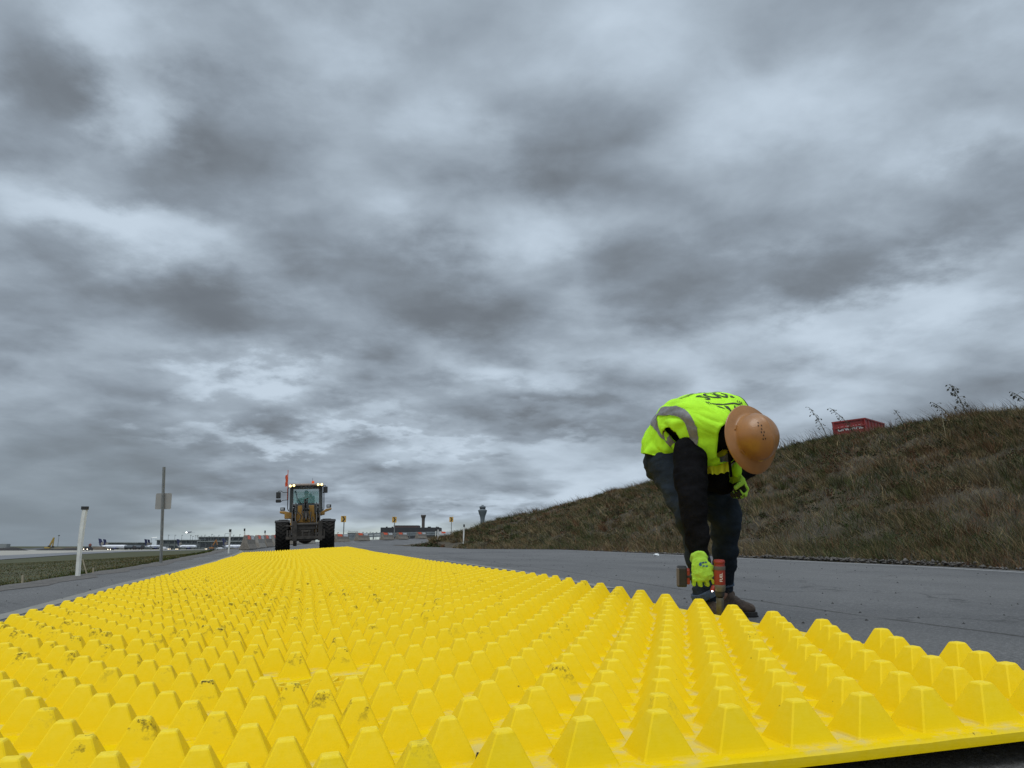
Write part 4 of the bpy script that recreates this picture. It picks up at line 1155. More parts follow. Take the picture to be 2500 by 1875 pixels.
# ---- hard hat, full brim
def build_hat():
    U, F = HAT_U, HAT_F; S = U.cross(F)
    C = J['hd'] + U * .045                       # centre of the brim plane
    ub, n = [], 64
    def pt(a, r, h):                             # a angle (0 = front), r unit radius, h height
        el = 1.0 + .11 * max(0, math.cos(a)) ** 2 + .06 * max(0, -math.cos(a)) ** 2
        return C + F * (math.cos(a) * r * el) + S * (math.sin(a) * r) + U * h
    prof = [(.168, -.022), (.171, -.018), (.168, -.0135), (.150, -.008), (.134, -.003), (.122, .000), (.1185, .004), (.1165, .014), (.1155, .03), (.111, .058), (.100, .083), (.084, .104), (.060, .121), (.032, .130), (.0, .133)]
    under = [(.150, -.014), (.125, -.004), (.105, .008), (.098, .05), (.06, .105), (0, .122)]
    def surf(prof, sag=True):
        m = MB(); rows = []
        for (r, h) in prof[:-1]:
            row = []
            for k in range(n):
                a = 2 * math.pi * k / n
                rr = r * (1.0 if r > .12 else 1.0)
                droop = -.014 * max(0, math.cos(a)) ** 2 * max(0, (r - .115) / .05)
                ridge = 0
                if r < .117:
                    w = abs((k + n / 2) % n - n / 2)
                    ridge = .007 * math.exp(-((math.sin(a) * r) / .012) ** 2) * (1 if r > .01 else 0)
                row.append(pt(a, rr, h + droop + ridge))
            rows.append(row)
        m.v = [tuple(p) for row in rows for p in row] + [tuple(pt(0, 0, prof[-1][1] + .0045))]
        for i in range(len(rows) - 1): m.f += [(i * n + k, i * n + (k + 1) % n, (i + 1) * n + (k + 1) % n, (i + 1) * n + k) for k in range(n)]
        e = (len(rows) - 1) * n; m.f += [(e + k, e + (k + 1) % n, len(m.v) - 1) for k in range(n)]
        m.m = [0] * len(m.f); return m
    shell = surf(prof); inner = surf(under)
    b = len(shell.v); shell.v += inner.v; shell.f += [tuple(b + i for i in f[::-1]) for f in inner.f]
    shell.f += [((k + 1) % n, k, b + k, b + (k + 1) % n) for k in range(n)]; shell.m = [0] * len(shell.f)
    hat = wlink("hard_hat", shell.mesh("hard_hat", True), MAT_HAT)
    # moulded accessory slots at the sides and a bead around the crown
    for s in (-1, 1):
        for a0 in (58, 122):
            a = R(a0) * s; p = pt(a, .121, .006); d = (p - C); d = (d - U * d.dot(U)).normalized(); tn = U.cross(d)
            m = MB(); m.box(p, (.026, .007, .010), Matrix((tn, d, U)).transposed())
            wlink("slot", m.mesh("slot", False, .002), MAT_HAT, hat)
    return hat, pt, C
hat, hat_pt, HC = build_hat()
def hat_details():
    U, F = HAT_U, HAT_F; S = U.cross(F)
    # place the holes: a slanting double row running front to back on his right side
    vh = MB(); side = -1 if (S.x > 0) else 1
    q = [(-.052, .046), (-.036, .054), (-.034, .040), (-.016, .047), (.000, .054), (.002, .040), (.018, .047), (.036, .053), (.036, .041), (-.066, .050)]
    hs = [.004, .03, .058, .083, .104, .121, .130, .133]; rs = [.1185, .1155, .111, .100, .084, .060, .032, .0]
    for (f, sx) in q:
        f = f - .006
        r = math.hypot(f, sx); h = float(np.interp(-r, [-x for x in rs], hs)); p = HC + F * f + S * (side * sx) + U * (h + .0012)
        r2 = r + .004; h2 = float(np.interp(-r2, [-x for x in rs], hs)); slope = (h2 - h) / .004
        rd = (F * f + S * side * sx).normalized(); nn = (U - rd * slope).normalized()
        t = (F - nn * F.dot(nn)).normalized(); s2 = nn.cross(t)
        b = len(vh.v); vh.v += [tuple(p + nn * .0006 + t * (math.cos(2 * math.pi * k / 10) * .0052) + s2 * (math.sin(2 * math.pi * k / 10) * .0030)) for k in range(10)]; vh.f.append(tuple(range(b, b + 10))); vh.m.append(0)
    wlink("vent_hole", vh.mesh("vent_hole"), MAT_HOLE, hat)
    # maker's mark on the front of the crown, just above the brim
    def front(x, y):
        hh = .022 + y; r = float(np.interp(hh, [.006, .012, .03, .055, .083], [.122, .117, .1155, .111, .100])); a = x / .12
        return hat_pt(a, r + .0015, hh)
    m = MB(); k = 20; m.add([(math.cos(2 * math.pi * i / k) * .030, math.sin(2 * math.pi * i / k) * .010, 0) for i in range(k)], [tuple(range(k))])
    decal("front_badge", m.v, m.f, front, MAT_GOLD, hat)
hat_details()

# ---- boots
def boot(heel, toe, ankle, name_label=None, w=.047):
    d = (toe - heel); L_ = d.length; f = d.normalized(); up = Vector((0, 0, 1)); s = f.cross(up)
    b = MB()
    at = lambda t, h: heel + f * (t * L_) + up * h
    loft(b, [at(.10, .045), at(.35, .05), at(.62, .045), at(.86, .040)], [(w * .82, .045), (w * .86, .05), (w, .042), (w * .93, .034)], 16, s)
    loft(b, [at(.14, .06), at(.18, .11), ankle], [(.047, .05), (.046, .05), (.046, .052)], 14, s)
    loft(b, [at(.24, .085), at(.48, .072), at(.62, .060)], [(.036, .035), (.034, .030), (.03, .022)], 12, s)
    me = remesh("boot", b, .006, 3); wrinkle(me, .006, 30, (1, 1, 1), heel.x)
    # flatten underside
    n = len(me.vertices); co = np.empty(n * 3, np.float32); me.vertices.foreach_get('co', co); co = co.reshape(-1, 3)
    base = heel.z + .022; co[:, 2] = np.maximum(co[:, 2], base + (0)); me.vertices.foreach_set('co', co.ravel())
    o = wlink("boot", me, MAT_BOOT)
    so = MB(); out = []
    for t, q in ((-.02, .55), (.02, .80), (.12, .92), (.3, .86), (.5, .92), (.7, 1.06), (.88, 1.0), (.97, .72), (1.0, .35)): out.append((t, q))
    poly = [(t * L_, q * w) for t, q in out] + [(t * L_, -q * w) for t, q in reversed(out)]
    so.prism(poly, heel + up * .013, f, f.cross(up) * -1, .026)
    for t in np.linspace(.05, .93, 9): so.box(heel + f * (t * L_) + up * .001, (.014, w * 1.9, .010), Matrix((f, s, up)).transposed())
    wlink("sole", so.mesh("sole", False, .003), MAT_SOLE, o)
    lc = MB()
    for t in np.linspace(.30, .56, 5):
        c = at(t, .108 - (t - .30) * .10); lc.tube([c - s * .028 + up * -.010, c + up * .004, c + s * .028 + up * -.010], .0035, 6)
    a = at(.30, .125); lc.tube([a, a + s * .03 + up * .018 + f * .02, a + s * .045 + up * .002 + f * .035, a + s * .01], .003, 6)
    wlink("lace", lc.mesh("lace", True), material("boot_lace", (.03, .022, .016), .9), o)
gz = _wroot.z
_h = Z2(486, 1515, 4.27); _h.z = gz + .002; _t = Z2(655, 1560, 4.12); _t.z = gz + .002
boot(_h, _h + (_t - _h).normalized() * .30, J['ar'] + Vector((0, 0, .0)))
_h = Z2(645, 1470, 4.86); _t = Z2(790, 1500, 4.66); _gz2 = float(road_z(_h.x, _h.y)); _h.z = _t.z = _gz2 + .002
boot(_h, _h + (_t - _h).normalized() * .30, Vector((J['al'].x - .01, J['al'].y + .02, max(J['al'].z - .02, _gz2 + .12))))

# ---- gloves
def glove(palm_c, f_dir, back_n, curl, thumb_dir, cuff_end, cuff_r, label, spread=.0245, fl=(.070, .080, .076, .060), r0=.0118, rel=None, fan=.0):
    """palm box grown into fingers; f_dir: wrist -> knuckles, back_n: out of the back of the hand"""
    f = f_dir.normalized(); n = (back_n - f * back_n.dot(f)).normalized(); s = f.cross(n)     # s: across the knuckles
    if rel is not None and s.dot(rel) < 0: s = -s
    b = MB()
    loft(b, [palm_c - f * .050, palm_c - f * .01, palm_c + f * .028, palm_c + f * .040], [(.038, .023), (.049, .024), (.053, .022), (.050, .018)], 16, s)
    loft(b, [cuff_end, palm_c - f * .065, palm_c - f * .035], [(cuff_r, cuff_r * .86), (.036, .029), (.035, .024)], 16, s)
    tips = []
    for k in range(4):
        p = palm_c + f * (.040 - .004 * abs(k - 1.2)) + s * ((k - 1.5) * spread); ang = 0; pts = [p - f * .015, p]; l = fl[k]; f0 = (f + s * fan * (k - 1.5)).normalized()
        for j, q in enumerate((.44, .32, .24)):
            ang += curl[k][j]; d = f0 * math.cos(R(ang)) - n * math.sin(R(ang)); pts.append(pts[-1] + d * (l * q * 1.12))
        loft(b, pts, [r0, r0 * 1.02, r0, r0 * .94, r0 * .85], 10); tips.append(pts)
    tp = palm_c - f * .022 + s * (-.030 if rel is None else -.034)
    td = thumb_dir.normalized()
    loft(b, [tp, tp + td * .030, tp + td * .052 - n * .012, tp + td * .062 - n * .034], [.017, .0155, .0135, .0115], 10)
    me = remesh("glove", b, .0029, 1)
    wrinkle(me, .004, 45, (1, 1, 1), 2.0)
    o = wlink("glove", me, [MAT_GLV, MAT_GLVB])
    return o, tips, (f, n, s)
def coat_palm(o, test):
    me = o.data; n = len(me.polygons)
    mi = np.array([1 if test(p.center + _wroot, p.normal) else 0 for p in me.polygons], np.int32); me.polygons.foreach_set('material_index', mi)

# right hand round the driver's grip: back of the hand to the camera, knuckles down
_pc = Z2(506, 1276, 3.945)
gr, gtips, gax = glove(_pc, Vector((.16, .06, -.98)), Vector((-.10, -.97, .05)), [(14, 34, 40), (24, 66, 55), (22, 68, 55), (28, 66, 50)], Vector((.75, .35, -.55)), Z2(488, 1196, 3.985), .047, None, rel=Vector((-1, 0, 0)), fl=(.092, .088, .084, .070), spread=.0285, r0=.0116, fan=.16)
coat_palm(gr, lambda c, nn: nn.dot(gax[1]) < -.35 and (c - _pc).dot(gax[0]) > -.02)
def glove_mark():
    f, n, s = gax
    m = MB()
    for (x, y, w, h, k) in ((-.014, .004, .012, .016, .5), (-.003, .010, .011, .007, .3), (.008, .011, .010, .006, .2), (-.002, -.003, .012, .006, .2), (.011, -.004, .012, .006, .2)):
        m.add([(x - w / 2, y - h / 2 * k, 0), (x, y - h / 2, 0), (x + w / 2, y - h / 2 * .6, 0), (x + w / 2 * .8, y + h / 2, 0), (x - w / 4, y + h / 2 * .7, 0)], [(0, 1, 2, 3, 4)])
    ax = Vector((1, 0, 0)); ax = (ax - n * ax.dot(n)).normalized(); ay = Vector((0, 0, 1)); ay = (ay - n * ay.dot(n) - ax * ay.dot(ax)).normalized()
    c = Z2(515, 1240, 3.945)
    me = gr.data
    from mathutils.bvhtree import BVHTree
    bv = BVHTree.FromPolygons([v.co + _wroot for v in me.vertices], [tuple(p.vertices) for p in me.polygons])
    def fn(x, y):
        p = c + ax * x * 1.25 + ay * y * 1.25 + n * .2
        h = bv.ray_cast(p, -n)
        return (h[0] + n * .0015) if h[0] is not None else p - n * .2
    decal("glove_print", m.v, m.f, fn, MAT_BLUE, gr)
glove_mark()
# left hand resting on the knee, fingers hooked inwards
_pl = Z2(762, 705, 4.325)
gl, ltips, lax = glove(_pl, Vector((.30, -.05, -.95)), Vector((.80, .50, .30)), [(45, 70, 40), (48, 72, 40), (50, 72, 40), (46, 70, 40)], Vector((-.50, -.55, -.65)), Z2(722, 648, 4.36), .046, None, fl=(.072, .080, .076, .062), rel=Vector((0, 1, 0)))
coat_palm(gl, lambda c, nn: nn.dot(lax[1]) < -.40 and (c - _pl).dot(lax[0]) > -.02 and (c - _pl).dot(lax[2]) > -.045)

# ---- cordless impact driver he is holding: a thing of its own
MAT_RED = material("red_tool_plastic", (.24, .024, .013), .5, var=.12, vscale=30, dirt=(.12, .02, .012), dscale=40, damt=.6)
MAT_TBLK = material("black_tool_plastic", (.014, .013, .013), .6, var=.3, vscale=30)
MAT_TGRY = material("grey_rubber", (.11, .092, .085), .6, var=.2)
MAT_TMET = material("oiled_steel", (.11, .10, .075), .45, .6, var=.3, vscale=40)
_tip = Z2(633, 1585, 3.96); _hd = Z2(625, 1258, 3.93)
drv = thing("impact_driver", "red and black cordless impact driver pointing down in the worker's lime glove", "power tool", _tip)
def dl(v): return v - _tip
AXD = (_hd - _tip).normalized(); TL = (_hd - _tip).length
_k = lambda t: dl(_tip.lerp(_hd, t))
m = MB(); m.lathe([(.022, 0), (.026, .006), (.0275, .02), (.0275, .10), (.025, .116), (.028, .120), (.028, .128), (.025, .134), (.009, .136)], _k(.585), AXD, 24)
m.build("motor_housing", MAT_RED, drv, True)
m = MB(); m.lathe([(.019, 0), (.026, .004), (.0278, .018), (.0278, .034), (.025, .038)], _k(.50), AXD, 22); m.build("gear_case", material("olive_band", (.13, .115, .085), .5, .3, var=.3), drv, True)
m = MB(); m.lathe([(.016, 0), (.022, .006), (.024, .030), (.024, .045)], _k(.385), AXD, 20); m.build("nose", MAT_TBLK, drv, True)
m = MB(); m.lathe([(.017, 0), (.0185, .003), (.0185, .085), (.017, .088), (.012, .09), (.012, .115)], _k(.0), AXD, 20); m.build("socket", MAT_TMET, drv, True)
m = MB(); m.lathe([(.0284, 0), (.0288, .002), (.0288, .016), (.0284, .018)], _k(.955), AXD, 24); m.build("end_cap", MAT_TGRY, drv, True)
_ga = Z2(605, 1325, 3.955); _gb = Z2(405, 1318, 3.985)
m = MB(); loft(m, [dl(_ga), dl(_ga.lerp(_gb, .5)), dl(_gb)], [(.022, .026), (.018, .022), (.021, .025)], 14); m.build("grip", MAT_TBLK, drv, True)
m = MB(); loft(m, [dl(Z2(588, 1390, 3.95)), dl(Z2(578, 1410, 3.948))], [(.012, .014), (.010, .012)], 10); m.build("trigger", MAT_RED, drv, True)
m = MB(); gx = (_gb - _ga).normalized(); gu = (AXD - gx * AXD.dot(gx)).normalized(); gs = gx.cross(gu)
Rm = Matrix((gx, gs, gu)).transposed()
m.box(dl(Z2(372, 1318, 3.99)), (.050, .070, .098), Rm); bt = m.build("battery", MAT_TBLK, drv, False, .008)
m = MB(); m.box(dl(Z2(346, 1316, 3.99)), (.014, .072, .088), Rm); m.build("battery_band", MAT_TGRY, bt, False, .004)
m = MB(); m.box(dl(Z2(412, 1318, 3.988)), (.022, .055, .074), Rm); m.build("battery_foot", MAT_RED, drv, False, .006)
m = MB(); ellipsoid(m, dl(Z2(577, 1419, 3.935)), .0045, .003, .0035); m.build("work_light", material("lit_led", (1, 1, 1), .3, emit=(1, .93, .88), estr=6.0), drv, True)
def tool_text(txt, size, c, ux, uy, mat, name, parent, off):
    vs, fs = font_mesh(txt, size); uxn = ux.normalized(); uyn = (uy - uxn * uy.dot(uxn)).normalized()
    q = MB(); q.add([dl(c) + uxn * v.x + uyn * v.y + off for v in vs], fs); q.build(name, mat, parent)
MAT_PRW = material("white_print", (.62, .58, .56), .6)
tool_text("FUEL", .020, Z2(628, 1325, 3.93), AXD, Vector((-1, 0, 0)), MAT_PRW, "lettering", drv, Vector((0, -.0290, 0)))
tool_text("M18", .017, Z2(388, 1316, 3.99), gu, -gx * -1, MAT_PRW, "lettering", bt, gs * (-.0358 if gs.y > 0 else .0358))
# ------------------------------------------------------------------ wheel loader with its driver
MAT_LYEL = material("loader_yellow", (.34, .18, .030), .55, var=.25, vscale=3, dirt=(.10, .065, .03), dscale=4, damt=.9)
MAT_LBLK = material("loader_black", (.018, .017, .016), .6, var=.3, vscale=5)
MAT_LDRT = material("muddy_steel", (.034, .029, .024), .85, var=.5, vscale=6, dirt=(.065, .052, .038), dscale=5, damt=.9)
MAT_LGRY = material("cab_grey", (.038, .044, .043), .6, var=.2, vscale=3)
MAT_TYRE = material("muddy_tyre", (.014, .013, .012), .95, spec=.2, var=.5, vscale=8, bump=.6, bscale=40, dirt=(.040, .034, .027), dscale=4, damt=.6)
MAT_CHR = material("cylinder_rod", (.35, .34, .32), .3, .9)
MAT_ORG = material("orange_lens", (.62, .075, .012), .35, var=.1, emit=(1, .12, .01), estr=.25)
MAT_FLAGO = material("orange_flag", (.60, .09, .03), .8)
MAT_LAMP = material("lit_worklight", (1, .9, .6), .3, emit=(1.0, .72, .28), estr=2.4)
MAT_LENS = material("headlight_lens", (.30, .31, .31), .2, spec=.6)
MAT_OPER = material("work_clothes", (.040, .042, .048), .9, var=.3)
def glass_mat(name, tint, alpha):
    m = bpy.data.materials.new(name); m.use_nodes = True; nt = m.node_tree; b = nt.nodes['Principled BSDF']
    b.inputs['Base Color'].default_value = (*tint, 1); b.inputs['Roughness'].default_value = .06; b.inputs['Alpha'].default_value = alpha
    b.inputs['Specular IOR Level'].default_value = .5
    return m
MAT_GLASS = glass_mat("cab_glass", (.24, .50, .46), .26)
_lp = P(745, 1340, 30.4); _lp.z = float(road_z(_lp.x, _lp.y))
ldr = thing("wheel_loader", "muddy yellow wheel loader without a bucket, lights on, at the yellow mats' far end", "wheel loader", _lp)
ldr.rotation_euler = (R(-.5), -.036, R(14.9))
K = .00236                       # metres per pixel of the loader study
def X(zx): return (zx - 1000) * K
def Zz(zy): return (1524 - zy) * K
def wheel(name, x, y, rad, w):
    g = MB(); n = 40
    hw = w / 2
    g.lathe([(rad * .56, -hw * .80), (rad * .74, -hw * .98), (rad * .90, -hw), (rad * .955, -hw * .88), (rad * .965, 0), (rad * .955, hw * .88), (rad * .90, hw), (rad * .74, hw * .98), (rad * .56, hw * .80)], (0, 0, 0), (1, 0, 0), n, xh=(0, 1, 0))
    for i in range(26):           # chevron lugs
        for s in (-1, 1):
            a0 = 2 * math.pi * (i + (.25 if s > 0 else -.25)) / 26
            pts = []
            for (t, da) in ((.04, .14), (.5, .02), (1.0, -.10)):
                a = a0 + da; pts.append((t * hw * s * .98, a))
            for (p, q) in zip(pts[:-1], pts[1:]):
                A = [Vector((p[0], math.cos(p[1]) * rad * .955, math.sin(p[1]) * rad * .955)), Vector((q[0], math.cos(q[1]) * rad * .945, math.sin(q[1]) * rad * .945))]
                o = (A[0] + A[1]); o.x = 0; o.normalize()
                g.bar(A[0], A[1], rad * .085, rad * .10, up=o)
    t = g.build(name, MAT_TYRE, ldr, True, loc=(x, y, rad))
    m = MB(); m.lathe([(0, -hw * .35), (rad * .18, -hw * .36), (rad * .2, -hw * .55), (rad * .5, -hw * .50), (rad * .58, -hw * .84), (rad * .58, hw * .84), (rad * .5, hw * .5), (rad * .2, hw * .55), (rad * .18, hw * .36), (0, hw * .35)], (0, 0, 0), (1, 0, 0), 24, xh=(0, 1, 0))
    m.build("rim", MAT_LDRT, t, True)
    return t
RF_ = .625
wheel("wheel", X(636), 0, RF_, .47); wheel("wheel", X(1358), 0, RF_, .48)
wheel("wheel", X(642), 2.75, RF_, .46); wheel("wheel", X(1352), 2.75, RF_, .46)
def fender(x0, x1, y, z, up, name):
    m = MB(); pr = []
    for a in np.linspace(62, 150, 12): pr.append((math.cos(R(a)) * .74, math.sin(R(a)) * .70))
    vs = []
    for (py, pz) in pr:
        for x in (x0, x1):
            vs += [(x, y - py, RF_ + pz + up), (x, y - py * .96, RF_ + pz * .955 + up)]
    fs = []
    for i in range(len(pr) - 1):
        b = i * 4; fs += [(b, b + 2, b + 6, b + 4), (b + 1, b + 5, b + 7, b + 3), (b, b + 4, b + 5, b + 1), (b + 2, b + 3, b + 7, b + 6)]
    fs += [(0, 1, 3, 2), (len(vs) - 4, len(vs) - 2, len(vs) - 1, len(vs) - 3)]
    m.add(vs, fs); m.build(name, MAT_LBLK, ldr)
fender(X(518), X(752), 0, 0, -.08, "fender"); fender(X(1245), X(1482), 0, 0, -.08, "fender")
fender(X(548), X(700), 2.75, 0, .06, "fender"); fender(X(1300), X(1446), 2.75, 0, .06, "fender")
# chassis and axle
m = MB(); m.box((0, .35, .80), (.62, 1.5, .42)); m.box((0, 2.2, .86), (.72, 2.4, .5)); m.cyl((X(700), 0, RF_), (X(1300), 0, RF_), .12, n=14); m.cyl((X(700), 2.75, RF_), (X(1300), 2.75, RF_), .12, n=14)
ellipsoid(m, (0, 0, .50), .27, .24, .17); m.box((X(838), -.05, .42), (.14, .16, .34)); m.build("front_frame", MAT_LDRT, ldr, True)
m = MB(); m.box((0, 3.0, 1.45), (1.2, 1.9, .75)); m.box((0, 3.3, 1.0), (1.25, 1.6, .4)); m.build("engine_hood", MAT_LYEL, ldr, bevel=.05)
# yellow tower plates around the lift-arm pivots
for (a, b) in ((860, 962), (1048, 1148)):
    m = MB(); m.prism([(X(a), Zz(1035)), (X(b), Zz(1035)), (X(b), Zz(760)), (X(a) + .03, Zz(760))] if a < 1000 else [(X(a), Zz(1035)), (X(b), Zz(1035)), (X(b) - .03, Zz(760)), (X(a), Zz(760))], (0, .30, 0), (1, 0, 0), (0, 0, 1), .34)
    m.build("tower_plate", MAT_LYEL, ldr, bevel=.012)
for s, pts in ((-1, [(585, 842), (655, 842), (775, 872), (775, 968), (662, 966), (662, 890), (585, 872)]), (1, [(1420, 805), (1335, 818), (1235, 880), (1235, 925), (1310, 915), (1312, 872), (1420, 832)])):
    m = MB(); q = [(X(a), Zz(b)) for a, b in pts]
    if s < 0: q = q[::-1]
    m.prism(q, (0, .42, 0), (1, 0, 0), (0, 0, 1), .30); m.build("lamp_bracket", MAT_LYEL, ldr, bevel=.012)
for (cx, cy) in ((630, 806), (1377, 772)):
    m = MB(); m.box((X(cx), .40, Zz(cy)), (.18, .16, .125)); hl = m.build("headlight", MAT_LBLK, ldr, bevel=.015)
    m = MB(); m.box((X(cx) - .015, .315, Zz(cy)), (.115, .02, .085)); m.build("lens", MAT_LENS, hl, bevel=.008)
# lift arms (each a plate), lift cylinders, linkage
for (xa, xb, yt) in ((778, 852, 745), (1160, 1236, 745)):
    m = MB(); xc = (X(xa) + X(xb)) / 2
    for q in (-1, 1):
        xo = xc + q * .062
        m.bar((xo, .35, Zz(yt)), (xo, -.35, Zz(905)), .035, .22, up=(0, 1, 0)); m.bar((xo, -.35, Zz(905)), (xo, -1.0, Zz(1250)), .035, .20, up=(0, 1, 0))
    m.cyl((xc - .09, .35, Zz(yt + 20)), (xc + .09, .35, Zz(yt + 20)), .07); m.cyl((xc - .09, -1.0, Zz(1245)), (xc + .09, -1.0, Zz(1245)), .075)
    m.build("lift_arm", MAT_LBLK, ldr, bevel=.006)
    c = MB(); c.cyl((xc, .1, Zz(1010)), (xc, -.42, Zz(955)), .05); cy = c.build("lift_cylinder", MAT_LDRT, ldr, True)
    c = MB(); c.cyl((xc - .015, -.02, Zz(1000)), (xc - .015, -.30, Zz(800)), .022); c.build("rod", MAT_CHR, cy, True)
m = MB()
for xo in (-.045, .045): m.prism([(-.10, -.30), (.08, -.34), (.12, .10), (.05, .30), (-.05, .30), (-.12, .05)], (X(1000) + xo, -.10, Zz(790)), (0, 1, 0), (0, 0, 1), .03)
m.cyl((X(965), -.08, Zz(715)), (X(1035), -.08, Zz(715)), .04); m.cyl((X(945), -.12, Zz(830)), (X(1060), -.12, Zz(830)), .055)
m.build("bell_crank", MAT_LBLK, ldr, bevel=.006)
c = MB(); c.cyl((X(990), .10, Zz(880)), (X(990), -.02, Zz(655)), .040); c.cyl((X(1022), .06, Zz(760)), (X(1022), .0, Zz(640)), .022); tc_ = c.build("tilt_cylinder", MAT_LBLK, ldr, True)
c = MB(); c.cyl((X(985), -.14, Zz(870)), (X(985), -.10, Zz(815)), .026); c.build("rod", MAT_CHR, tc_, True)
m = MB(); m.lathe([(.115, -.05), (.125, -.03), (.125, .03), (.115, .05)], (X(1005), -.42, Zz(925)), (0, 1, 0), 20, xh=(1, 0, 0)); m.bar((X(1005), -.44, Zz(905)), (X(1005), -.72, Zz(1020)), .055, .09); m.bar((X(960), -.40, Zz(930)), (X(955), -.6, Zz(1010)), .03, .04); m.bar((X(1050), -.40, Zz(930)), (X(1055), -.6, Zz(1010)), .03, .04)
m.build("tilt_link", MAT_LDRT, ldr, True)
for k, (pts) in enumerate(([(880, 880), (930, 940), (905, 1010), (875, 1030)], [(1085, 880), (1075, 950), (1078, 1030), (1075, 1070)], [(945, 740), (955, 820), (940, 890), (960, 930)], [(1110, 960), (1128, 1010), (1105, 1040)])):
    m = MB(); m.tube([(X(a), -.28 - .05 * i, Zz(b)) for i, (a, b) in enumerate(pts)], .022, 8); m.build("hydraulic_hose", MAT_LBLK, ldr, True)
# quick coupler frame hanging from the arms
m = MB()
m.cyl((X(860), -1.02, Zz(1087)), (X(1250), -1.02, Zz(1087)), .055); m.cyl((X(700), -1.02, Zz(1110)), (X(860), -1.02, Zz(1110)), .030); m.cyl((X(1250), -1.02, Zz(1075)), (X(1310), -1.02, Zz(1075)), .030)
for (a, b) in ((800, 868), (1196, 1262)): m.box(((X(a) + X(b)) / 2, -1.04, Zz(1190)), (X(b) - X(a), .16, Zz(1035) - Zz(1345)))
m.box((X(1000), -1.05, Zz(1296)), (X(1305) - X(705), .13, .105)); m.box((X(1000), -1.02, Zz(1335)), (.75, .10, .05))
for a in (725, 765, 955, 1060, 1165, 1290): m.box((X(a), -1.03, Zz(1230)), (.06, .09, .26))
m.box((X(1020), -1.0, Zz(1150)), (X(1200) - X(860), .06, .06)); m.cyl((X(935), -1.0, Zz(1200)), (X(1080), -1.0, Zz(1200)), .05)
m.build("quick_coupler", MAT_LDRT, ldr, bevel=.008)
# cab: posts, sills, roof, glass
yF, yB = .95, 2.35
m = MB()
for (x0, x1) in ((735, 762), (1252, 1278)):
    for y in (yF, yB): m.bar((X(x0) + .03, y, Zz(870)), (X(x0) + .03 + (.012 if x0 < 1000 else -.012), y, Zz(440)), .075, .075)
m.box((X(1006), yF, Zz(800)), (X(1278) - X(738), .06, Zz(705) - Zz(880))); m.box((X(1006), yB, Zz(800)), (X(1278) - X(738), .06, .40))
for x in (742, 1272): m.box((X(x), (yF + yB) / 2, Zz(830)), (.05, yB - yF, .30))
for (a, b, c_, d) in ((762, 795, 455, 720), (1216, 1252, 455, 720)): m.box(((X(a) + X(b)) / 2, yF - .012, (Zz(c_) + Zz(d)) / 2), (X(b) - X(a), .05, Zz(c_) - Zz(d)))
m.box((X(1006), yF - .03, Zz(425)), (X(1262) - X(745), .10, .14)); m.build("cab_frame", MAT_LGRY, ldr, bevel=.02)
m = MB(); m.box((X(1006), (yF + yB) / 2, Zz(392)), (X(1288) - X(728), yB - yF + .36, .09)); m.box((X(1006), (yF + yB) / 2 + .1, Zz(372)), (1.0, 1.2, .05)); m.build("roof", material("roof_edge", (.30, .24, .20), .6, var=.2), ldr, bevel=.03)
m = MB(); m.box((X(1006), yF - .01, (Zz(458) + Zz(702)) / 2), (X(1218) - X(792), .012, Zz(458) - Zz(702))); m.build("windshield", MAT_GLASS, ldr)
m = MB(); m.box((X(1006), yB, (Zz(458) + Zz(702)) / 2), (X(1218) - X(792), .012, Zz(458) - Zz(702))); m.build("rear_window", MAT_GLASS, ldr)
for x in (742, 1272):
    m = MB(); m.box((X(x), (yF + yB) / 2, (Zz(458) + Zz(715)) / 2), (.012, yB - yF - .10, Zz(458) - Zz(715))); m.build("side_window", MAT_GLASS, ldr)
m = MB(); m.tube([(X(832), yF - .06, Zz(490)), (X(850), yF - .06, Zz(600)), (X(915), yF - .06, Zz(700))], .012, 6); m.box((X(826), yF + .05, Zz(505)), (.07, .05, .09)); m.build("wiper", MAT_LBLK, ldr)
m = MB(); m.lathe([(.17, -.012), (.185, 0), (.17, .012), (.155, 0), (.17, -.012)], (X(925), yF + .42, Zz(655)), (0, -.75, .66), 20); m.tube([(X(925), yF + .2, Zz(760)), (X(925), yF + .42, Zz(655))], .03, 8); m.build("steering_wheel", MAT_LBLK, ldr, True)
m = MB(); m.box((X(1040), yF + .92, Zz(800)), (.46, .46, .14)); m.box((X(1078), yF + 1.14, Zz(650)), (.36, .12, .50)); m.box((X(1080), yF + 1.16, Zz(535)), (.12, .09, .16)); m.build("seat", MAT_LBLK, ldr, bevel=.05)
# roof lights, beacon, whip flag, mirrors, hand rails
for cx, cy in ((742, 414), (800, 406), (1200, 396), (1258, 396)):
    m = MB(); m.box((X(cx), yF - .16, Zz(cy)), (.115, .10, .085)); w_ = m.build("work_light", MAT_LBLK, ldr, bevel=.012)
    m = MB(); m.lathe([(.045, 0), (.050, .006), (.03, .016), (0, .02)], (X(cx), yF - .208, Zz(cy)), (0, -1, -.05), 14); m.build("lamp_lens", MAT_LAMP, w_, True)
m = MB(); m.lathe([(.052, 0), (.056, .02), (.052, .12), (.035, .135), (0, .14)], (X(1117), yF + .5, Zz(365)), (0, 0, 1), 16); bc = m.build("beacon", MAT_ORG, ldr, True)
m = MB(); m.tube([(X(1110), yF + .6, Zz(370)), (X(1110), yF + .6, Zz(255))], .006, 5); m.build("antenna", MAT_LBLK, ldr)
m = MB(); m.tube([(X(694), yF + .1, Zz(640)), (X(697), yF + .1, Zz(128))], .013, 6); wp = m.build("flag_whip", MAT_FLAGO, ldr, True)
m = MB(); g = []
for j in range(9):
    for i in range(4): g.append((X(697) - .012 - i * .028 - .01 * math.sin(j * 1.3), yF + .1 + .03 * math.sin(i * 1.7 + j * .8), Zz(200) - j * .058 - i * .018))
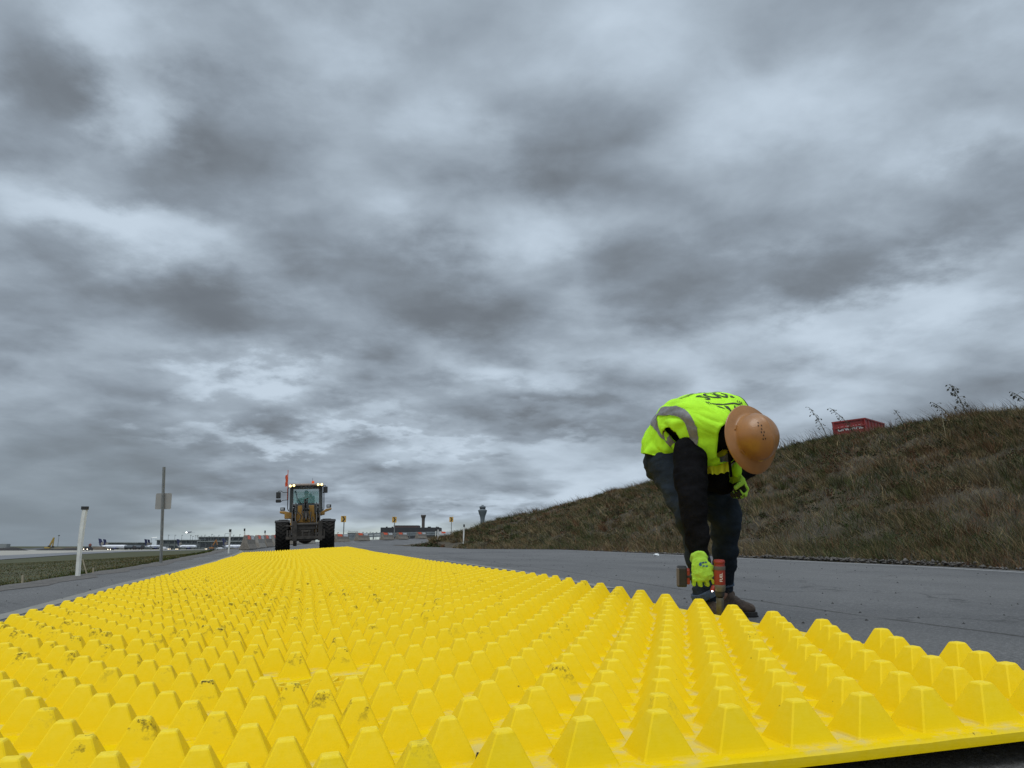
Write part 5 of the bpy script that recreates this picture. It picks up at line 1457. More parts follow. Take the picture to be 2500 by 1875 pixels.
m.add(g, [(j * 4 + i, j * 4 + i + 1, j * 4 + i + 5, j * 4 + i + 4) for j in range(8) for i in range(3)]); m.build("flag", MAT_FLAGO, wp, True)
for (x0, x1, y0, y1, arm) in ((512, 588, 505, 615, [(548, 505), (552, 492), (590, 488), (625, 514), (700, 514)]), (508, 595, 630, 685, [(595, 668), (625, 645), (700, 642)]), (1285, 1360, 425, 535, [(1330, 430), (1325, 408), (1298, 405), (1276, 430)])):
    m = MB(); m.box(((X(x0) + X(x1)) / 2, yF - .05, (Zz(y0) + Zz(y1)) / 2), (X(x1) - X(x0), .07, Zz(y0) - Zz(y1))); mr = m.build("mirror", MAT_LBLK, ldr, bevel=.028, seg=3)
    m = MB(); m.tube([(X(a), yF - .02, Zz(b)) for a, b in arm], .014, 6); m.build("mirror_arm", MAT_LBLK, mr, True)
for pts in ([(722, 425), (704, 455), (704, 790), (722, 830)], [(1282, 520), (1300, 540), (1302, 800), (1285, 830)]):
    m = MB(); m.tube([(X(a), yF + .02, Zz(b)) for a, b in pts], .018, 8); m.build("hand_rail", MAT_LBLK, ldr, True)
vs, fs = font_mesh("VOLVO", .125); q = MB(); q.add([Vector((X(1012) + v.x * 1.25, yF - .084, Zz(424) + v.y)) for v in vs], fs); q.build("lettering", material("badge_grey", (.20, .20, .20), .5, .2), ldr)

# the driver, seated
def driver():
    base = Vector((X(1018), yF + .88, Zz(792)))
    Mx = Matrix.Translation(_lp) @ ldr.rotation_euler.to_matrix().to_4x4()
    root = thing("person", "loader driver in dark clothes and cap, seated behind the cab windshield", "person", Mx @ base)
    root.rotation_euler = ldr.rotation_euler
    b = MB(); H = Vector((-.02, -.18, .64))
    loft(b, [(0, .0, -.02), (0, -.03, .22), (0, -.06, .42)], [(.20, .13), (.19, .13), (.21, .12)], 16, (1, 0, 0))
    loft(b, [(0, -.06, .42), (-.01, -.11, .53), H], [.09, .06, .06], 12)
    ellipsoid(b, H, .078, .10, .12); ellipsoid(b, H + Vector((0, -.03, -.07)), .055, .06, .06); loft(b, [H + Vector((0, -.10, 0)), H + Vector((0, -.125, -.035))], [.012, .017], 8)
    for s in (-1, 1):
        ellipsoid(b, H + Vector((.082 * s, 0, -.01)), .012, .026, .034, n=10, k=8)
        loft(b, [(.15 * s, -.05, .40), (.26 * s, -.10, .20), (.17 * s - .03, -.40, .10)], [.072, .056, .042], 12)
        ellipsoid(b, (.17 * s - .03, -.44, .11), .04, .055, .035, n=12, k=8)
        for k in range(4): loft(b, [(.17 * s - .055 + .017 * k, -.48, .12), (.17 * s - .055 + .017 * k, -.52, .10), (.17 * s - .055 + .017 * k, -.51, .07)], .009, 6)
        loft(b, [(.10 * s, .0, .0), (.14 * s, -.42, .03), (.13 * s, -.50, -.30)], [.095, .075, .055], 12)
    me = remesh("body", b, .012, 4); link("body", me, MAT_SKIN, root)
    c = MB()
    loft(c, [(0, .0, -.03), (0, -.03, .22), (0, -.06, .42), (0, -.09, .49)], [(.215, .145), (.205, .145), (.225, .135), (.10, .08)], 16, (1, 0, 0))
    for s in (-1, 1): loft(c, [(.15 * s, -.05, .40), (.26 * s, -.10, .20), (.18 * s - .03, -.36, .105)], [.085, .068, .052], 12)
    link("jacket", remesh("jacket", c, .014, 4), material("driver_jacket", (.085, .070, .075), .9, var=.3), root)
    t = MB()
    loft(t, [(-.1, 0, 0), (.1, 0, 0)], [.13, .13], 12)
    for s in (-1, 1): loft(t, [(.10 * s, .0, .0), (.14 * s, -.42, .03), (.13 * s, -.50, -.28)], [.105, .085, .066], 12)
    link("trousers", remesh("trousers", t, .014, 4), MAT_OPER, root)
    h = MB(); ellipsoid(h, H + Vector((0, .01, .045)), .088, .11, .095); h.box(H + Vector((0, -.14, .045)), (.13, .10, .012)); link("cap", h.mesh("cap", True), material("driver_cap", (.05, .05, .06), .9), root)
driver()
# ------------------------------------------------------------------ roadside furniture
MAT_WHT = material("white_plastic", (.62, .62, .58), .6, var=.12, vscale=5, dirt=(.36, .34, .30), dscale=7, damt=.7)
MAT_CAP = material("black_cap", (.02, .02, .02), .7)
MAT_GALV = material("galvanised_steel", (.20, .205, .20), .55, .35, var=.2, vscale=9)
MAT_SIGNB = material("bare_sign_back", (.30, .29, .27), .6, .15, var=.08, vscale=4)
MAT_CONC = material("barrier_concrete", (.20, .175, .145), .92, var=.3, vscale=2, bump=.4, bscale=18, dirt=(.11, .095, .075), dscale=2.2, damt=.8)
MAT_CONC2 = material("barrier_concrete_pale", (.27, .25, .22), .92, var=.3, vscale=2, bump=.4, bscale=18, dirt=(.13, .10, .07), dscale=2.2, damt=.8)
MAT_ORANGE = material("orange_reflector", (.85, .10, .02), .5)
MAT_REFLW = material("white_reflector", (.55, .56, .56), .5)
MAT_SIGNY = material("sign_yellow", (.52, .30, .05), .6, var=.1)
MAT_BLK = material("sign_black", (.018, .016, .014), .6)

def on_ground(px, py, d):
    p = P(px, py, d); return Vector((p.x, p.y, float(road_z(p.x, p.y))))
def post(px_b, px_t, d, w, label, cap=True, name="delineator_post", z0=None, bent=None):
    a = P(*px_b, d); b = P(*px_t, d)
    g = float(road_z(a.x, a.y)) - .05; a.z = min(a.z, g) if z0 is None else z0
    root = thing(name, label, "marker post", a, group="white marker posts along the road")
    v = b - a; m = MB(); n = 14; hw = w / 2
    rings = []
    for i in range(n + 1):
        t = i / n; c = v * t
        if bent: c = c + Vector((bent * math.sin(t * math.pi) , 0, 0))
        k = 1 if t < .5 else 1.12
        rings += [c + Vector((-hw * k, .012, 0)), c + Vector((-hw * k * .5, -.012, 0)), c + Vector((hw * k * .5, -.012, 0)), c + Vector((hw * k, .012, 0)), c + Vector((0, .02, 0))]
    fs = [(i * 5 + j, i * 5 + (j + 1) % 5, i * 5 + 5 + (j + 1) % 5, i * 5 + 5 + j) for i in range(n) for j in range(5)]
    fs += [(4, 3, 2, 1, 0), tuple(n * 5 + j for j in range(5))]
    m.add(rings, fs); m.build("post", MAT_WHT, root, False)
    if cap:
        m = MB(); m.box(v + Vector((0, .004, .004 * d / 11)), (w * 1.22, .04, .012 + .003 * d)); m.build("cap", MAT_CAP, root)
    return root
post((190, 1400), (207, 1241), 11.3, .076, "white bent delineator post with black cap leaning on the grass verge", bent=-.015)
post((558, 1348), (562, 1296), 33, .075, "upright white delineator post with black cap at the verge beside the first concrete barrier")
post((1131, 1334), (1133, 1284), 52, .085, "white delineator post at the foot of the hill below the control tower")
post((1068, 1330), (1070, 1290), 60, .080, "white delineator post at the tip of the hill, the taller of the close pair")
post((1063, 1326), (1064, 1294), 66, .070, "white delineator post at the tip of the hill, the shorter of the close pair")
post((597, 1338), (597, 1294), 58, .09, "white marker post rising behind the end-on row of concrete barriers")
post((647, 1334), (647, 1299), 64, .085, "white marker post standing behind the last barriers before the loader")

# blank-backed road sign on the left
a = P(393, 1374, 18.3); a.z = float(road_z(a.x, a.y)) - .04; b = P(400.5, 1140, 18.3)
sg = thing("road_sign", "small square road sign seen from its bare back, on a tall post in the verge", "road sign", a)
v = b - a; m = MB(); m.bar((0, 0, 0), v, .062, .035, up=(0, 1, 0)); m.bar((0, -.02, 0), v + Vector((0, -.02, 0)), .026, .03, up=(0, 1, 0)); m.build("post", MAT_GALV, sg, bevel=.004)
c = P(397.5, 1223.5, 18.3) - a; m = MB(); h = .187; r = .03
pl = [(sx * (h - r) + r * math.cos(R(q)), sy * (h - r) + r * math.sin(R(q))) for (sx, sy, q0) in ((1, 1, 0), (-1, 1, 90), (-1, -1, 180), (1, -1, 270)) for q in np.linspace(q0, q0 + 90, 6)]
m.prism(pl, c + Vector((0, .035, 0)), (1, 0, .02), (-.02, 0, 1), .006); m.build("sign_plate", MAT_SIGNB, sg)
for q in (-.13, .13):
    m = MB(); m.cyl(c + Vector((0, .035, q)), c + Vector((0, -.045, q)), .010, n=8); m.build("bolt", MAT_GALV, sg)
# stakes in the grass
def stake(pb, pt_, d, label, w=.03):
    a = P(*pb, d); b = P(*pt_, d); m = MB(); m.bar((0, 0, -.05), b - a, w, .02, up=(0, 1, 0))
    tag(m.build("survey_stake", material("pale_wood", (.30, .26, .18), .85, var=.2), loc=a, bevel=.002), label, "stake", "wooden stakes in the verge")
stake((55, 1428), (56, 1404), 9.5, "short pale wooden stake standing alone in the grass verge", .022)
stake((214, 1398), (202, 1366), 12, "thin pale stick leaning in the grass beside the bent white post", .014)
stake((228, 1396), (228, 1386), 12.5, "tiny pale peg in the grass, just past the leaning stick", .02)

# concrete barriers
BPROF = [(-.30, 0), (.30, 0), (.30, .075), (.175, .33), (.075, .81), (-.075, .81), (-.175, .33), (-.30, .075)]
def barrier(loc, yaw, L_, mat, label, scale=1.0, refl=True):
    root = thing("concrete_barrier", label, "barrier", loc, yaw, "concrete barriers along the outside of the bend")
    m = MB(); m.prism(BPROF, (0, 0, 0), (1, 0, 0), (0, 0, 1), L_)
    m.build("body", mat, root, bevel=.025)
    if refl:
        for y, mt, nm in ((-L_ * .22, MAT_ORANGE, "orange_panel"), (L_ * .24, MAT_REFLW, "white_panel")):
            m = MB()
            for s in (1, -1): m.prism([(y - L_ * .18, -.03), (y + L_ * .18, -.03), (y + L_ * .18, .18), (y - L_ * .18, .18)], (s * .1095, 0, .62), (0, 1, 0), (-s * .2, 0, 1), .012)
            m.box((0, y, .815), (.165, L_ * .36, .014)); m.build(nm, mt, root)
    root.scale = (scale, scale, scale)
    return root
def yaw_to(v): return math.atan2(-v[0], v[1])
# (pixel of the middle of the foot, distance, yaw degrees, length, pale, label)
for (px, py, d, yaw, L_, mt, lab, sc) in (
    (606, 1344, 46, 10, 3.05, MAT_CONC, "dark stained concrete barrier at the verge end of the row, seen end-on", 1.0),
    (632, 1338.5, 51, 10, 3.05, MAT_CONC2, "second pale barrier from the verge end of the row", 1.0),
    (651, 1336, 55, 9, 3.05, MAT_CONC, "third barrier from the verge end of the row, grey with orange cap panel", 1.0),
    (672, 1334.5, 59, 7, 3.05, MAT_CONC2, "stained pale barrier showing its side, just before the loader's front tyre", 1.0),
    (722, 1330, 66, 2, 3.05, MAT_CONC2, "pale barrier glimpsed under the loader between its tyres, verge-side one of two", 1.0),
    (752, 1328, 69, -1, 3.05, MAT_CONC2, "pale barrier glimpsed under the loader between its tyres, road-side one of two", 1.0),
    (834, 1324, 80, -12, 3.05, MAT_CONC, "brown concrete barrier below the first chevron sign, directly beside the loader", 1.0),
    (884, 1320.5, 85, -13, 3.05, MAT_CONC, "brown concrete barrier standing alone between the two chevron signs", 1.0),
    (945, 1318.3, 90, -14, 3.05, MAT_CONC, "brown concrete barrier below the second chevron sign, first of a touching pair", 1.0),
    (981, 1317, 95, -14, 3.05, MAT_CONC, "brown concrete barrier in front of the dark building, second of a touching pair", 1.0),
    (1028, 1315, 103, -15, 3.05, MAT_CONC, "brown concrete barrier below the dark round tower", 1.0),
    (1087, 1313, 112, -24, 3.05, MAT_REFLW, "pale grey barrier below the third chevron sign, beside the hill's tip", 1.05)):
    g = P(px, py, d)
    barrier((g.x, g.y, g.z if d > 70 else float(road_z(g.x, g.y))), R(yaw), L_, mt, lab, sc)
# steel guard rail seen through the gaps
def rail(pts, label):
    p0 = pts[0]; root = thing("guard_rail", label, "guard rail", p0)
    m = MB()
    for (a, b) in zip(pts[:-1], pts[1:]):
        for z in (.42, .70): m.bar(a - p0 + Vector((0, 0, z)), b - p0 + Vector((0, 0, z)), .05, .22)
    m.build("rail", material("rail_steel", (.30, .32, .33), .5, .3, var=.3, vscale=1), root)
    for p in pts:
        m = MB(); m.bar(p - p0, p - p0 + Vector((0, 0, .8)), .12); m.build("post", MAT_GALV, root)
rail([P(x, y, d) for x, y, d in ((846, 1321, 92), (880, 1319, 97), (912, 1317, 101), (955, 1315.5, 106), (1000, 1313.5, 111), (1040, 1312, 116), (1075, 1311, 120))], "grey steel guard rail seen in the gaps behind the concrete barriers")

# chevron signs
def chevron(px, py0, py1, wpx, d, pyb, label):
    b = P(px, pyb, d); t = P(px + .5, (py0 + py1) / 2, d); k = d / FPX * 1.02
    root = thing("chevron_sign", label, "road sign", b, group="yellow chevron signs on the bend")
    t = t - b; w = wpx * k / 2; h = (py1 - py0) * k / 2
    m = MB(); m.bar((0, 0, -.4), (0, 0, t.z + h * .9), .10, .06, up=(0, 1, 0)); m.build("post", MAT_GALV, root)
    m = MB(); m.box((t.x, -.06, t.z), (2 * w, .02, 2 * h)); pl = m.build("sign_plate", MAT_SIGNY, root)
    m = MB(); q = [(-.62, -.86), (-.02, -.86), (.66, 0), (-.02, .86), (-.62, .86), (.06, 0)]
    m.prism([(x * w, z * h) for x, z in q], (t.x, -.076, t.z), (1, 0, 0), (0, 0, 1), .012); m.build("chevron", MAT_BLK, pl)
chevron(838.5, 1260, 1274.5, 12.2, 84, 1306, "yellow sign with black chevron on a post right beside the loader")
chevron(962.5, 1262, 1275.5, 10.4, 93, 1303, "yellow sign with black chevron on a post in front of the dark building")
chevron(1101.5, 1262.5, 1274, 9.3, 108, 1318, "yellow sign with black chevron on a post beside the hill, between the two towers")

# ------------------------------------------------------------------ red dump box behind the crest
MAT_BOXR = material("red_box_paint", (.23, .018, .017), .55, var=.2, vscale=1.2, dirt=(.10, .02, .015), dscale=2, damt=.7)
MAT_LETW = material("white_lettering", (.66, .64, .62), .6, var=.15, vscale=8)
def dump_box():
    d = 56.0; A = P(2031, 1031, d); B = P(2110, 1020.5, d + .35); h = 2.5
    ux = (B - A); L_ = ux.length; ux.normalize(); w = Vector((ux.x, ux.y, 0)).normalized(); dp = Vector((.62, .785, -.055)).normalized()
    C = P(2168, 1037, d + 6.2); dp = (C - B); DL = 6.0; dp.normalize()
    up = Vector((-.03, .0, 1)).normalized(); o = A - up * h
    root = thing("dump_box", "red steel dump box with white lettering, half hidden behind the hill crest", "dump box", o)
    q = lambda a, b, c: ux * (a * L_) + dp * (b * DL) + up * (c * h)
    m = MB()
    def slab(p, e1, e2, n, t):
        vs = [p, p + e1, p + e1 + e2, p + e2]; vs += [v + n * t for v in vs]
        m.add(vs, [(3, 2, 1, 0), (4, 5, 6, 7), (0, 1, 5, 4), (1, 2, 6, 5), (2, 3, 7, 6), (3, 0, 4, 7)])
    slab(q(0, 0, 0), ux * L_, up * h, dp, .06); slab(q(0, 1, 0), ux * L_, up * h, dp, .06); slab(q(0, 0, 0), dp * DL, up * h, ux, .06); slab(q(1, 0, 0), dp * DL, up * h, -ux, .06); slab(q(0, 0, 0), ux * L_, dp * DL, up, .08)
    m.build("shell", MAT_BOXR, root)
    m = MB(); nF = ux.cross(up).normalized()
    for c in (.985, .80): m.bar(q(-.01, 0, c) + nF * .03, q(1.01, 0, c) + nF * .03, .11, .10)
    for a in (.02, .98): m.bar(q(a, 0, 0) + nF * .03, q(a, 0, 1) + nF * .03, .10, .10, up=(1, 0, 0))
    m.bar(q(1.0, 0, .985) + ux * .03, q(1.0, 1, .985) + ux * .03, .11, .10)
    for b in np.linspace(.14, .98, 6): m.bar(q(1, b, 0) + ux * .03, q(1, b, .98) + ux * .03, .08, .08, up=(1, 0, 0))
    m.build("ribs", MAT_BOXR, root)
    for txt, sz, fn in (("LINDAHL", .44, lambda x, y: q(.53 + x / L_ * 1.12, 0, .76 + y / h) + nF * .035),):
        vs, fs = font_mesh(txt, sz); k = MB(); k.add([fn(v.x, v.y) for v in vs], fs); k.build("lettering", MAT_LETW, root)
    vs, fs = font_mesh("LINDAHL", .55); k = MB(); k.add([q(1, .45 + v.x / DL, .66 + v.y / h) + ux * .035 for v in vs], fs); k.build("lettering", MAT_LETW, root)
dump_box()

# ------------------------------------------------------------------ airfield, far off
FAR = 950.0
def far_base(px, d): 
    p = P(px, 1333, d); return Vector((p.x, p.y, float(air_z(p.y))))
def mpp(d): return d / 1919.0 * 1.0
def zt(py, d, base): return P(1250, py, d).z - base.z        # height of a pixel row above the base
MAT_FUS = material("white_fuselage", (.62, .64, .68), .4, var=.05)
MAT_TAIL = material("dark_blue_tail", (.018, .022, .075), .4)
MAT_GLOBE = material("tail_globe", (.22, .20, .17), .5)
MAT_WING = material("wing_grey", (.34, .35, .37), .5)
MAT_ENG = material("engine_blue", (.03, .035, .10), .4)
MAT_WIN = material("cabin_window", (.03, .035, .05), .3)
def airplane(px_tail, px_nose, d, label, yaw=0.0, sc=1.0):
    b = far_base((px_tail + px_nose) / 2, d)
    root = thing("airplane", label, "airplane", b, R(yaw), "airliners parked at the terminal")
    L_ = abs(px_nose - px_tail) * mpp(d) / max(.3, math.cos(R(yaw))); r = 1.95 * sc; zc = 3.3 * sc; x0 = -L_ / 2
    m = MB(); m.lathe([(0, 0), (.45 * r, L_ * .01), (.62 * r, L_ * .06), (.95 * r, L_ * .22), (r, L_ * .30), (r, L_ * .86), (.9 * r, L_ * .93), (.62 * r, L_ * .97), (.25 * r, L_ * .995), (0, L_)], (x0, 0, zc), (1, 0, 0), 20, xh=(0, 1, 0)); m.build("fuselage", MAT_FUS, root, True)
    m = MB()
    for i in range(26): m.box((x0 + L_ * (.22 + .024 * i), -r - .0, zc + .45 * sc), (.35, .06, .42))
    for i in range(2): m.box((x0 + L_ * .955 + i * .5, -r * .62, zc + .8 * sc), (.5, .3, .4))
    m.build("cabin_windows", MAT_WIN, root)
    m = MB(); m.prism([(x0 - .3, zc + 1.2 * sc), (x0 + L_ * .19, zc + r * .8), (x0 + L_ * .09, zc + 5.0 * sc), (x0 + .8 * sc, zc + 8.6 * sc), (x0 - 2.4 * sc, zc + 9.2 * sc)], (0, 0, 0), (1, 0, 0), (0, 0, 1), .45); tl = m.build("tail_fin", MAT_TAIL, root, bevel=.1)
    m = MB(); m.lathe([(0, -.32), (1.7 * sc, -.30), (1.7 * sc, .30), (0, .32)], (x0 + 2.4 * sc, 0, zc + 3.4 * sc), (0, 1, 0), 18); m.build("emblem", MAT_GLOBE, tl, True)
    for s in (-1, 1):
        m = MB(); m.prism([(x0 + L_ * .42, s * 1.2), (x0 + L_ * .60, s * 1.2), (x0 + L_ * .36, s * L_ * .40), (x0 + L_ * .31, s * L_ * .40)][::s], (0, 0, zc - 1.0 * sc), (1, 0, 0), (0, 1, 0), .5); m.build("wing", MAT_WING, root, bevel=.1)
        m = MB(); m.prism([(x0 + L_ * .02, s * .8), (x0 + L_ * .11, s * .8), (x0 + .2, s * L_ * .16), (x0 - .8, s * L_ * .16)][::s], (0, 0, zc + .9 * sc), (1, 0, 0), (0, 1, 0), .25); m.build("tailplane", MAT_FUS, root)
        m = MB(); m.lathe([(.5 * sc, 0), (.95 * sc, .8), (1.05 * sc, 2.4), (.9 * sc, 3.6), (.8 * sc, 3.7)], (x0 + L_ * .50, s * L_ * .14, zc - 1.9 * sc), (1, 0, 0), 16, xh=(0, 1, 0)); m.build("engine", MAT_ENG, root, True)
    m = MB()
    for (x, y) in ((.90, 0), (.46, 2.6), (.46, -2.6)): m.cyl((x0 + L_ * x, y - .25, .55), (x0 + L_ * x, y + .25, .55), .55, n=12); m.cyl((x0 + L_ * x, y, .5), (x0 + L_ * x, y, zc - r * .6), .14, n=8)
    m.build("landing_gear", MAT_WIN, root)
airplane(246, 312, 900, "white airliner with dark blue tail parked first in line next to the dark mounds", 8)
airplane(259, 300, 960, "white airliner half hidden behind the first one, only its blue tail standing clear", 20)
airplane(362, 385, 960, "small-looking airliner with two blue fins close by the tall sign post", 50)
airplane(369, 388, 1010, "airliner tucked behind its neighbour beside the tall sign post, tail just visible", 55)
airplane(437, 479, 960, "white airliner with blue tail in front of the terminal's low wing", 14)
airplane(548, 602, 880, "white airliner with the biggest blue tail, beside the end barrier", 10)

MAT_TERM = material("terminal_wall", (.16, .175, .175), .7, var=.15, vscale=.05)
MAT_TERMD = material("terminal_glazing", (.045, .052, .058), .35, var=.2, vscale=.1)
MAT_TERMR = material("terminal_roof", (.24, .26, .255), .7)
def block(name, px0, px1, py_top, d, label, bands=True, roof=True, depth=40):
    b = far_base((px0 + px1) / 2, d); w = (px1 - px0) * mpp(d); h = zt(py_top, d, b)
    root = thing(name, label, "building", b)
    m = MB(); m.box((0, depth / 2 - 20, h / 2), (w, depth, h)); m.build("wall", MAT_TERM, root)
    if roof: m = MB(); m.box((0, -.5, h + .4), (w + 3, 43, .9)); m.build("roof", MAT_TERMR, root)
    if bands:
        n = max(1, int(h / 5))
        for i in range(n): m = MB(); m.box((0, -20.1, h * (i + .55) / n), (w * .98, .5, h / n * .45)); m.build("window_band", MAT_TERMD, root)
        m = MB()
        for x in np.arange(-w / 2 + 2, w / 2, 7.5): m.box((x, -20.6, h / 2), (.7, .6, h))
        m.build("mullions", MAT_TERM, root)
    return root, b, w, h
block("terminal", 398, 502, 1319.5, 1060, "long low grey terminal wing behind the airliners, flat roofed with dark window bands")
block("terminal", 497, 640, 1312, 1080, "taller glazed terminal wing behind the biggest tail, nearest the concrete barriers")
block("terminal", 500, 640, 1323, 1010, "pale single-storey concourse in front of the taller terminal wing")
block("hangar", 262, 324, 1325.5, 1100, "low grey concourse building behind the first airliner", False)
block("hangar", 322, 352, 1326, 1090, "dark grey shed behind the tanker trucks", False)
block("site_trailer", 14, 54, 1328, 640, "grey box-shaped trailer standing behind the black earth mound", False, False, 5)
# lamp masts over the terminal
MAT_MAST = material("mast_grey", (.11, .12, .12), .6)
mast0 = None
masts = [(409, 1306), (425, 1306), (442, 1306), (463, 1306), (468.5, 1309), (475, 1307), (480, 1306.5), (489, 1308), (498, 1306), (508, 1309), (515, 1304), (520, 1308), (532, 1306), (568, 1306), (583, 1305), (604, 1306)]
for i, (px, py) in enumerate(masts):
    b = far_base(px, 1000); h = zt(py, 1000, b)
    if mast0 is None:
        mast0 = thing("lamp_mast", "", "lamp mast", b, 0, "lamp masts rising over the terminal roof"); r_ = mast0
        m = MB(); m.cyl((0, 0, 0), (0, 0, 1.0), .02, .012, n=8); m.build("pole", MAT_MAST, r_)
        m = MB(); m.box((.035, 0, .985), (.11, .06, .03)); m.build("lamp_head", MAT_MAST, r_)
        h0 = 1.0
    else: r_ = dup(mast0, b)
    r_.scale = (h * .85, h * .85, h)
    r_['label'] = "thin grey lamp mast rising above the terminal roof"
def lamp_pole(px, py, d, label, arm=0, lit=False):
    b = far_base(px, d); h = zt(py, d, b); root = thing("street_lamp", label, "street lamp", b)
    m = MB(); m.cyl((0, 0, 0), (0, 0, h), .22, .14, n=8); m.build("pole", MAT_MAST, root)
    m = MB()
    if arm: m.bar((0, 0, h), (arm, 0, h + .6), .3, .25); m.box((arm, 0, h + .55), (1.0, .6, .3))
    else: m.box((0, 0, h + .2), (1.2, 1.0, .9))
    m.build("lamp_head", material("lit_lamp", (.8, .8, .8), .5, emit=(1, .98, .9), estr=.6) if lit else MAT_MAST, root)
lamp_pole(141, 1308, 700, "dark lamp post standing alone beside the yellow excavator")
lamp_pole(368, 1313, 800, "lamp post with a short lit arm rising by the sign post's airliners", 5, True)
lamp_pole(547, 1303, 700, "lamp post with a long arm rising over the biggest airliner tail", 6)

# round-headed service truck, cars, tankers
MAT_CARL = material("lit_headlight", (1, 1, .9), .3, emit=(1, .86, .62), estr=4)
MAT_VDK = material("dark_vehicle", (.035, .030, .030), .5, var=.2)
MAT_VWH = material("white_vehicle", (.45, .46, .48), .45)
def vehicle(name, px, d, L_, w, h, mat, label, cat, lights=True, yaw=0, cab=None):
    b = far_base(px, d); root = thing(name, label, cat, b, R(yaw))
    m = MB(); m.box((0, 0, h * .42), (w, L_, h * .55)); m.box((0, L_ * .05, h * .80), (w * .9, L_ * .6, h * .4), taper=.85); m.build("body", mat, root, bevel=.12)
    m = MB(); m.box((0, -L_ * .26, h * .80), (w * .78, .1, h * .28)); m.build("windscreen", MAT_WIN, root)
    for sx in (-1, 1):
        for sy in (-.32, .32):
            q = MB(); q.cyl((sx * w * .5 - .12, sy * L_, h * .17), (sx * w * .5 + .12, sy * L_, h * .17), h * .17, n=12); q.build("wheel", MAT_TYRE, root)
        if lights:
            q = MB(); ellipsoid(q, (sx * w * .33, -L_ * .5 - .02, h * .38), .30, .15, .28); q.build("headlight", MAT_CARL, root, True)
    return root
t1 = vehicle("service_truck", 215.5, 520, 6, 3.6, 2.7, MAT_VDK, "dark service truck with lit headlamps and a round red-brown drum raised on top", "truck")
m = MB(); m.lathe([(0, -.7), (.8, -.6), (1.05, 0), (.8, .6), (0, .7)], (.9, .5, 3.7), (0, 1, 0), 18); m.box((.9, .5, 2.7), (.4, .4, 1.2)); m.build("drum", material("drum_brown", (.16, .055, .045), .6), t1, True)
vehicle("car", 271, 620, 4.5, 3.0, 1.9, MAT_VDK, "dark car with bright headlights in front of the first airliner", "car")
vehicle("car", 183, 640, 4.6, 4.2, 1.7, MAT_VWH, "white car passing in front of the brown earth mounds", "car", False, 90)
vehicle("car", 416, 760, 4.5, 2.6, 2.0, MAT_VDK, "dark car with lit headlights in front of the low terminal wing, beside the white van", "car")
vehicle("car", 435, 760, 4.5, 2.6, 2.0, MAT_VDK, "dark car with lit headlights close under the blue-tailed airliner's rear", "car")
vehicle("car", 505.5, 840, 4.5, 2.4, 2.0, MAT_VDK, "small dark car with lit headlights under the terminal, by the orange machine", "car")
vehicle("baggage_van", 404, 800, 9, 6.5, 3.0, MAT_VWH, "white low van parked between the sign post and the lit cars", "van", False, 80)
vehicle("pickup_truck", 541, 760, 8, 5.5, 2.4, MAT_VWH, "white pickup truck parked below the biggest airliner tail", "truck", False, 85)
def tanker(px, d, label, w):
    b = far_base(px, d); root = thing("tanker_truck", label, "truck", b)
    m = MB(); m.cyl((-w / 2, 0, 2.9), (w * .28, 0, 2.9), 1.6, n=18); m.build("tank", material("tank_grey", (.07, .085, .10), .5, var=.2), root, True)
    m = MB(); m.box((w * .40, 0, 2.2), (w * .20, 3, 3.0)); m.build("cab", MAT_VDK, root, bevel=.2)
    m = MB(); m.box((0, 0, 1.1), (w, 2.6, .5)); m.build("chassis", MAT_VDK, root)
    for x in (-.38, -.22, .12, .40): m = MB(); m.cyl((x * w, -1.5, .7), (x * w, -1.0, .7), .7, n=14); m.build("wheel", MAT_TYRE, root)
tanker(318, 800, "grey tanker truck alongside the first airliner's nose", 11)
tanker(339, 830, "grey tanker truck between the first airliner and the sign post", 10)
# excavators
MAT_EXY = material("excavator_yellow", (.28, .19, .035), .6, var=.2)
def excavator(px_body, boom, d, label, mat, sc=1.0):
    b = far_base(px_body, d); root = thing("excavator", label, "excavator", b)
    m = MB()
    for y in (-1.3, 1.3): m.box((0, y, .5), (4.4, .7, 1.0))
    m.build("tracks", MAT_VDK, root, bevel=.25)
    m = MB(); m.box((-.3, 0, 1.9), (4.2, 2.8, 1.5)); m.build("body", mat, root, bevel=.2)
    m = MB(); m.box((1.0, -.7, 2.9), (1.5, 1.3, 1.7)); m.build("cab", MAT_VDK, root, bevel=.15)
    pts = [Vector((P(x, 1333, d).x - b.x, 0, zt(y, d, b))) for x, y in boom]
    m = MB(); m.bar(pts[0], pts[1], .8, 1.1); m.build("boom", mat, root)
    m = MB(); m.bar(pts[1], pts[2], .7, .8); m.build("stick", mat, root)
    m = MB(); m.prism([(-.9, -.8), (.8, -.9), (1.0, .5), (-.2, .9)], pts[2], (1, 0, 0), (0, 0, 1), 1.4); m.build("bucket", MAT_VDK, root)
excavator(118, [(120, 1336), (129.5, 1312.5), (128.5, 1335)], 640, "yellow excavator with its boom raised to a peak beside the lone lamp post", MAT_EXY)
excavator(518, [(520, 1331), (527, 1318), (531, 1332)], 800, "orange-yellow excavator in front of the terminal, before the biggest airliner tail", material("orange_machine", (.28, .12, .03), .6, var=.2))
